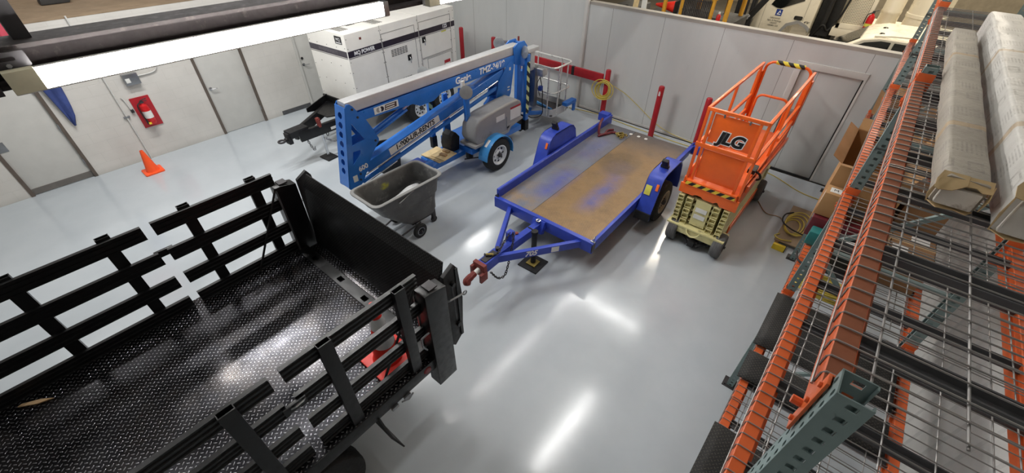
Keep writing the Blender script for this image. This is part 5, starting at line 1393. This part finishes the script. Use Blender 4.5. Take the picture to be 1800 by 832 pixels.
# ------------------------------------------------------------------ vehicles and machines in the garage beyond the partition
TW, GD = MT['truck_white'], MT['glass_dark']
gt = thing('service_truck', 'white service truck with blue triangle logo behind the partition', 'truck', (-1.0, 16, 0), 0, None, True)
cab = [(-3.35, .75), (-3.42, 1.2), (-3.30, 1.9), (-2.95, 2.75), (-2.6, 2.9), (-1.87, 2.9), (-1.86, 1.3), (-1.98, 1.52), (-2.18, 1.60), (-2.42, 1.52), (-2.56, 1.30), (-2.62, .75)]
cb_ = B().prism(cab, 'y', 15, 17.1).build('cab', TW, gt, bevel=.03, seg=3)
B().prism([(-3.02, 1.95), (-2.86, 1.89), (-2.75, 1.88), (-2.23, 2.13), (-2.22, 2.62), (-2.68, 2.66)], 'y', 14.985, 15.01).build('side_window', GD, cb_, bevel=.01)
arcp = [(-2.62, 1.28), (-2.48, 1.54), (-2.20, 1.66), (-1.95, 1.57), (-1.86, 1.50), (-1.86, 1.40), (-1.98, 1.50), (-2.18, 1.58), (-2.42, 1.48), (-2.56, 1.26)]
B().prism(arcp, 'y', 14.97, 15.02).build('wheel_arch_trim', MT['hood'], cb_)
B().box(-2.10, -2.095, 14.994, 15.0, 1.65, 2.7).box(-3.15, -3.145, 14.994, 15.0, 1.3, 1.95).build('door_seam', MT['seam'], cb_)
B().prism(rrect(-2.33, -2.12, 1.66, 1.76, .03), 'y', 14.985, 15.0).build('door_handle', GD, cb_)
lgp = B().prism([(-2.83, 1.70), (-2.67, 1.70), (-2.67, 1.86), (-2.83, 1.86)], 'y', 14.992, 15.0).build('logo_plate', MT['logo_blue'], cb_)
B().prism([(-2.80, 1.725), (-2.70, 1.725), (-2.70, 1.745), (-2.765, 1.745), (-2.735, 1.80), (-2.72, 1.775), (-2.70, 1.775), (-2.735, 1.84)], 'y', 14.989, 14.993).build('logo_triangle', MT['text_white'], lgp)
for body_, sz, zz in (('Lakewood', .062, 1.635), ('Signs & Markings', .055, 1.565), ('USDOT', .055, 1.50), ('1089801 CO', .055, 1.435)):
    text(body_, sz, (-2.80, 14.992, zz), (1, 0, 0), (0, 0, 1), MT['dark_cloth'], cb_, 'door_lettering', .0005)
text('4936', .07, (-1.98, 14.992, 1.63), (1, 0, 0), (0, 0, 1), MT['dark_cloth'], cb_, 'unit_number', .0005, 0, .002)
wheel('tyre', gt, (-2.2, 15.16, .95), 'x', .01, .01, MT['dark_steel']) if False else None
B().cyl((-2.2, 15.05, .52), (-2.2, 15.35, .52), .52, n=32).build('front_tyre', MT['rubber'], gt, bevel=.03)
ex = B().box(-1.84, -1.32, 15.3, 16.6, .9, 2.7).cyl((-1.6, 15.2, 1.0), (-1.62, 15.2, 2.6), .06).tube(smoothpath([(-1.75, 15.15, 1.3), (-1.6, 15.05, 1.62), (-1.45, 15.1, 1.5), (-1.35, 15.15, 1.7)]), .03).box(-1.7, -1.4, 15.1, 15.4, 1.35, 1.5)
ex.build('engine_stack', MT['black_matte'], gt)
B().box(-1.36, 2.5, 15.0, 17.0, 1.42, 1.62).build('truck_bed', TW, gt, bevel=.01)
hd_ = B(); 
hd_.box(-1.30, -1.22, 15.0, 15.08, 1.62, 2.9).box(-.72, -.64, 15.0, 15.08, 1.62, 2.9).box(-1.3, -.64, 15.0, 15.08, 2.8, 2.9).box(-1.3, -.64, 15.0, 15.08, 1.62, 1.74)
hd_.build('headache_rack', TW, gt, bevel=.006)
n_ = N('perforated_white'); x_ = n_.xyz()
fx = n_.math('SUBTRACT', n_.math('FRACT', n_.math('DIVIDE', x_[0], .035)), .5); fz = n_.math('SUBTRACT', n_.math('FRACT', n_.math('DIVIDE', x_[2], .035)), .5)
dd_ = n_.math('SQRT', n_.math('ADD', n_.math('POWER', fx, 2.0), n_.math('POWER', fz, 2.0)))
n_.set('Base Color', n_.mix(n_.math('LESS_THAN', dd_, .3), srgb(220, 212, 190), srgb(70, 66, 60))); n_.set('Roughness', .5); MT['perf'] = n_.m
B().box(-1.22, -.72, 15.03, 15.05, 1.74, 2.8).build('perforated_panel', MT['perf'], gt)
B().tube(smoothpath([(-1.18, 14.95, 2.8), (-1.22, 14.93, 2.3), (-1.28, 14.95, 1.9), (-1.36, 14.98, 1.75)]), .025).build('cable_loop', MT['black_matte'], gt)
fx_ = thing('fire_extinguisher', 'red fire extinguisher with yellow tag on the white truck', 'fire extinguisher', (-.62, 14.9, 1.63))
B().lathe([(0, 0), (.07, 0), (.08, .02), (.08, .34), (.06, .40), (.03, .42), (.03, .46), (0, .46)], (0, 0, 0)).build('cylinder_body', MT['red_bright'], fx_)
B().lathe([(.082, .15), (.082, .22)], (0, 0, 0)).build('label_band', MT['label_y'], fx_)
B().box(-.03, .03, -.03, .03, .45, .5).bar((0, -.03, .5), (.08, .06, .52), .02, .015).build('valve_handle', MT['dark_steel'], fx_)
B().tube(smoothpath([(-.02, -.04, .47), (-.10, -.06, .40), (-.10, -.05, .2)]), .012).build('hose', MT['black_matte'], fx_)
for nm, cx, r, zt, lb_ in (('storage_tank', -.30, .21, 3.0, 'narrow white cylinder tank standing on the white truck bed'), ('storage_tank', .42, .40, 3.0, 'wide white cylinder tank with ribs on the white truck bed')):
    tk = thing(nm, lb_, 'tank', (cx, 15.45, 1.623), 0, 'white tanks on the service truck')
    hh = zt-1.62
    B().lathe([(0, 0), (r*.95, 0), (r, .03), (r, hh*.30), (r*1.04, hh*.31), (r*1.04, hh*.36), (r, hh*.37), (r, hh-.08), (r*.8, hh), (0, hh+.02)], (0, 0, 0), n=40).build('tank_body', TW, tk)
    B().cyl((0, -r-.001, .16), (0, -r-.03, .16), .03).build('drain_plug', MT['seam'], tk)
pu = thing('pickup_truck', 'white pickup with dark windows parked just behind the partition', 'pickup', (.5, 13.2, 0), 0, None, True)
prof = [(-2.75, .55), (-2.8, 1.15), (-2.6, 1.32), (-1.25, 1.46), (-.48, 1.99), (-.2, 2.06), (1.2, 2.08), (2.6, 2.02), (3.1, 1.4), (3.2, .6)]
pbz = B().prism(prof, 'y', 12.4, 14.15).build('pickup_body', TW, pu, bevel=.06, seg=3)
B().prism([(-.86, 1.62), (-.42, 1.93), (-.15, 2.0), (.03, 2.0), (.02, 1.56), (-.8, 1.54)], 'y', 12.385, 12.42).build('front_side_window', GD, pbz, bevel=.01)
B().prism([(.09, 2.0), (.95, 2.0), (1.0, 1.55), (.08, 1.56)], 'y', 12.385, 12.42).build('rear_side_window', GD, pbz, bevel=.01)
w_ = B(); ws = [(-1.24, 1.478, 12.55), (-.54, 1.965, 12.62), (-.54, 1.965, 13.93), (-1.24, 1.478, 14.0)]
nv = Vector((-.57, 0, .82))*.012; v = [Vector((a, c, b_)) for a, b_, c in ws]; v = v+[p+nv for p in v]
w_._add(v, [(3, 2, 1, 0), (4, 5, 6, 7), (0, 1, 5, 4), (1, 2, 6, 5), (2, 3, 7, 6), (3, 0, 4, 7)]); w_.build('windshield', GD, pbz)
B().prism([(-1.5, 1.46), (-1.22, 1.475), (-1.2, 1.49), (-1.48, 1.475)], 'y', 12.5, 14.05).build('cowl', GD, pbz)
lt = B()
for yy in (12.85, 13.5): B().lathe([(0, .025), (.035, .02), (.055, .0)], (-.20, yy, 2.055), 'z', 16).build('roof_marker', GD, pbz)
rl_ = B().tube(smoothpath([(-.3, 12.47, 2.06), (.3, 12.47, 2.12), (1.6, 12.47, 2.11), (2.5, 12.47, 2.06)]), .018).build('roof_rail', TW, pbz)
for x in (-1.95, 2.1):
    for y in (12.5, 14.05): B().cyl((x, y-.12, .38), (x, y+.12, .38), .38, n=32).build('tyre', MT['rubber'], pu, bevel=.02)
# yellow machine with arched guards
ym = thing('yellow_machine', 'yellow arched guard machine with black grille beyond the partition', 'machine', (-3.7, 11.2, 0), 0, None, True)
YE = MT['mach_yellow']
B().box(-4.9, -2.9, 10.9, 12.3, 0, 2.12).build('machine_body', MT['black_matte'], ym, bevel=.02)
def legarch(x, y0, y1, zt):
    return B().tube(smoothpath([(x, y0, 1.9), (x, y0, zt-.2), (x, y0+.12, zt), (x, y1-.12, zt), (x, y1, zt-.2), (x, y1, 1.9)]), .05, 8).build('guard_arch', YE, ym)
for x in (-4.47, -4.05, -3.36, -3.02): legarch(x, 10.95, 12.1, 2.72)
B().box(-4.1, -3.3, 10.93, 12.1, 2.56, 2.60).build('guard_plate', YE, ym, bevel=.006)
gr_ = B()
for k in range(16): gr_.box(-4.0+.04*k, -3.98+.04*k, 10.88, 10.92, 2.05, 2.54)
for z in (2.1, 2.3, 2.5): gr_.box(-4.02, -3.38, 10.89, 10.91, z, z+.015)
gr_.build('front_grille', MT['dark_steel'], ym)
lc = thing('traffic_cone', 'orange cone lying on its side beyond the partition', 'traffic cone', (-4.78, 11.15, 2.265))
lc.rotation_euler = (0, -PI/2+.16, 0) if False else (0, -PI/2, .05)
B().lathe([(.135, -.50), (.025, .0), (.0, .0)], (0, 0, 0), n=28).build('cone_body', MT['cone_red'], lc)
B().prism(rrect(-.14, .14, -.14, .14, .03), 'z', -.53, -.50).build('base', MT['rubber'], lc)
sm_ = thing('red_bottle', 'small red bottle with white cap beside the yellow guard', 'bottle', (-3.19, 11.0, 2.122))
B().lathe([(0, 0), (.04, 0), (.045, .02), (.045, .14), (.02, .18), (0, .18)], (0, 0, 0)).build('bottle_body', MT['red_bright'], sm_)
B().cyl((0, 0, .18), (0, 0, .22), .022).build('cap', MT['label'], sm_)
fk = thing('forklift', 'black forklift mast standing left of the white service truck', 'forklift', (-3.5, 14.6, 0), 0, None, True)
for x in (-3.72, -3.34): B().box(x-.06, x+.06, 14.4, 14.55, .1, 3.4).box(x-.03, x+.03, 14.34, 14.4, .1, 3.4).build('mast_channel', MT['black_matte'], fk, bevel=.006)
B().box(-3.75, -3.3, 14.42, 14.5, 1.5, 1.62).box(-3.75, -3.3, 14.42, 14.5, 2.6, 2.7).cyl((-3.53, 14.48, .2), (-3.53, 14.48, 2.9), .05).build('mast_crossbar', MT['dark_steel'], fk)
fb_ = B().box(-4.5, -3.5, 14.6, 16.2, .25, 1.3).build('forklift_body', MT['black'], fk, bevel=.04)
bo = B().bar((-3.2, 12.9, 1.62), (-2.75, 13.0, 2.42), .10, .14).build('boom_arm', MT['black'], fk, bevel=.01)
u_ = Vector((.45, 0, .8)).normalized(); text('088', .12, tuple(Vector((-3.04, 12.845, 1.95))), tuple(u_), (-.8, 0, .45), MT['text_white'], bo, 'arm_number', .0005)
B().bar((-3.6, 12.95, 1.55), (-3.1, 12.98, 1.98), .03, .04).build('boom_strut', MT['steel'], fk)
for lbl, x, dx, m in (('pale timber board leaning at the left end of partition', -5.1, .05, 'ply'), ('thin pale board standing beside the orange cone', -4.62, -.06, 'label')):
    o = B().box(-.06, .06, -.015, .015, 0, 3.0).build('timber_board', MT[m], None, bevel=.002); o.location = (x, 10.35, 0); o.rotation_euler = (-.05, dx, .1)
    tag(o, lbl, 'board', 'boards leaning in the garage')
gb = thing('equipment_case', 'grey brown equipment case left of the orange cone', 'case', (-5.75, 12.0, 0))
B().box(-.35, .3, -.4, .4, 0, 2.05).build('case_body', MT['dark_cloth'], gb, bevel=.05)
B().tube(smoothpath([(-.2, -.41, 1.95), (0, -.45, 2.05), (.2, -.41, 1.95)]), .02).build('case_handle', MT['black_matte'], gb)
dc = thing('dark_crate_stack', 'dark crates on the far rack end beyond the partition', 'crate', (1.0, 11.0, 0))
B().box(-.5, .6, -.5, .5, 0, 1.9).build('crate_body', MT['dark_cloth'], dc, bevel=.02)
B().box(-.3, .4, -.3, .3, 1.9, 2.3).build('crate_top', MT['black_matte'], dc, bevel=.02)
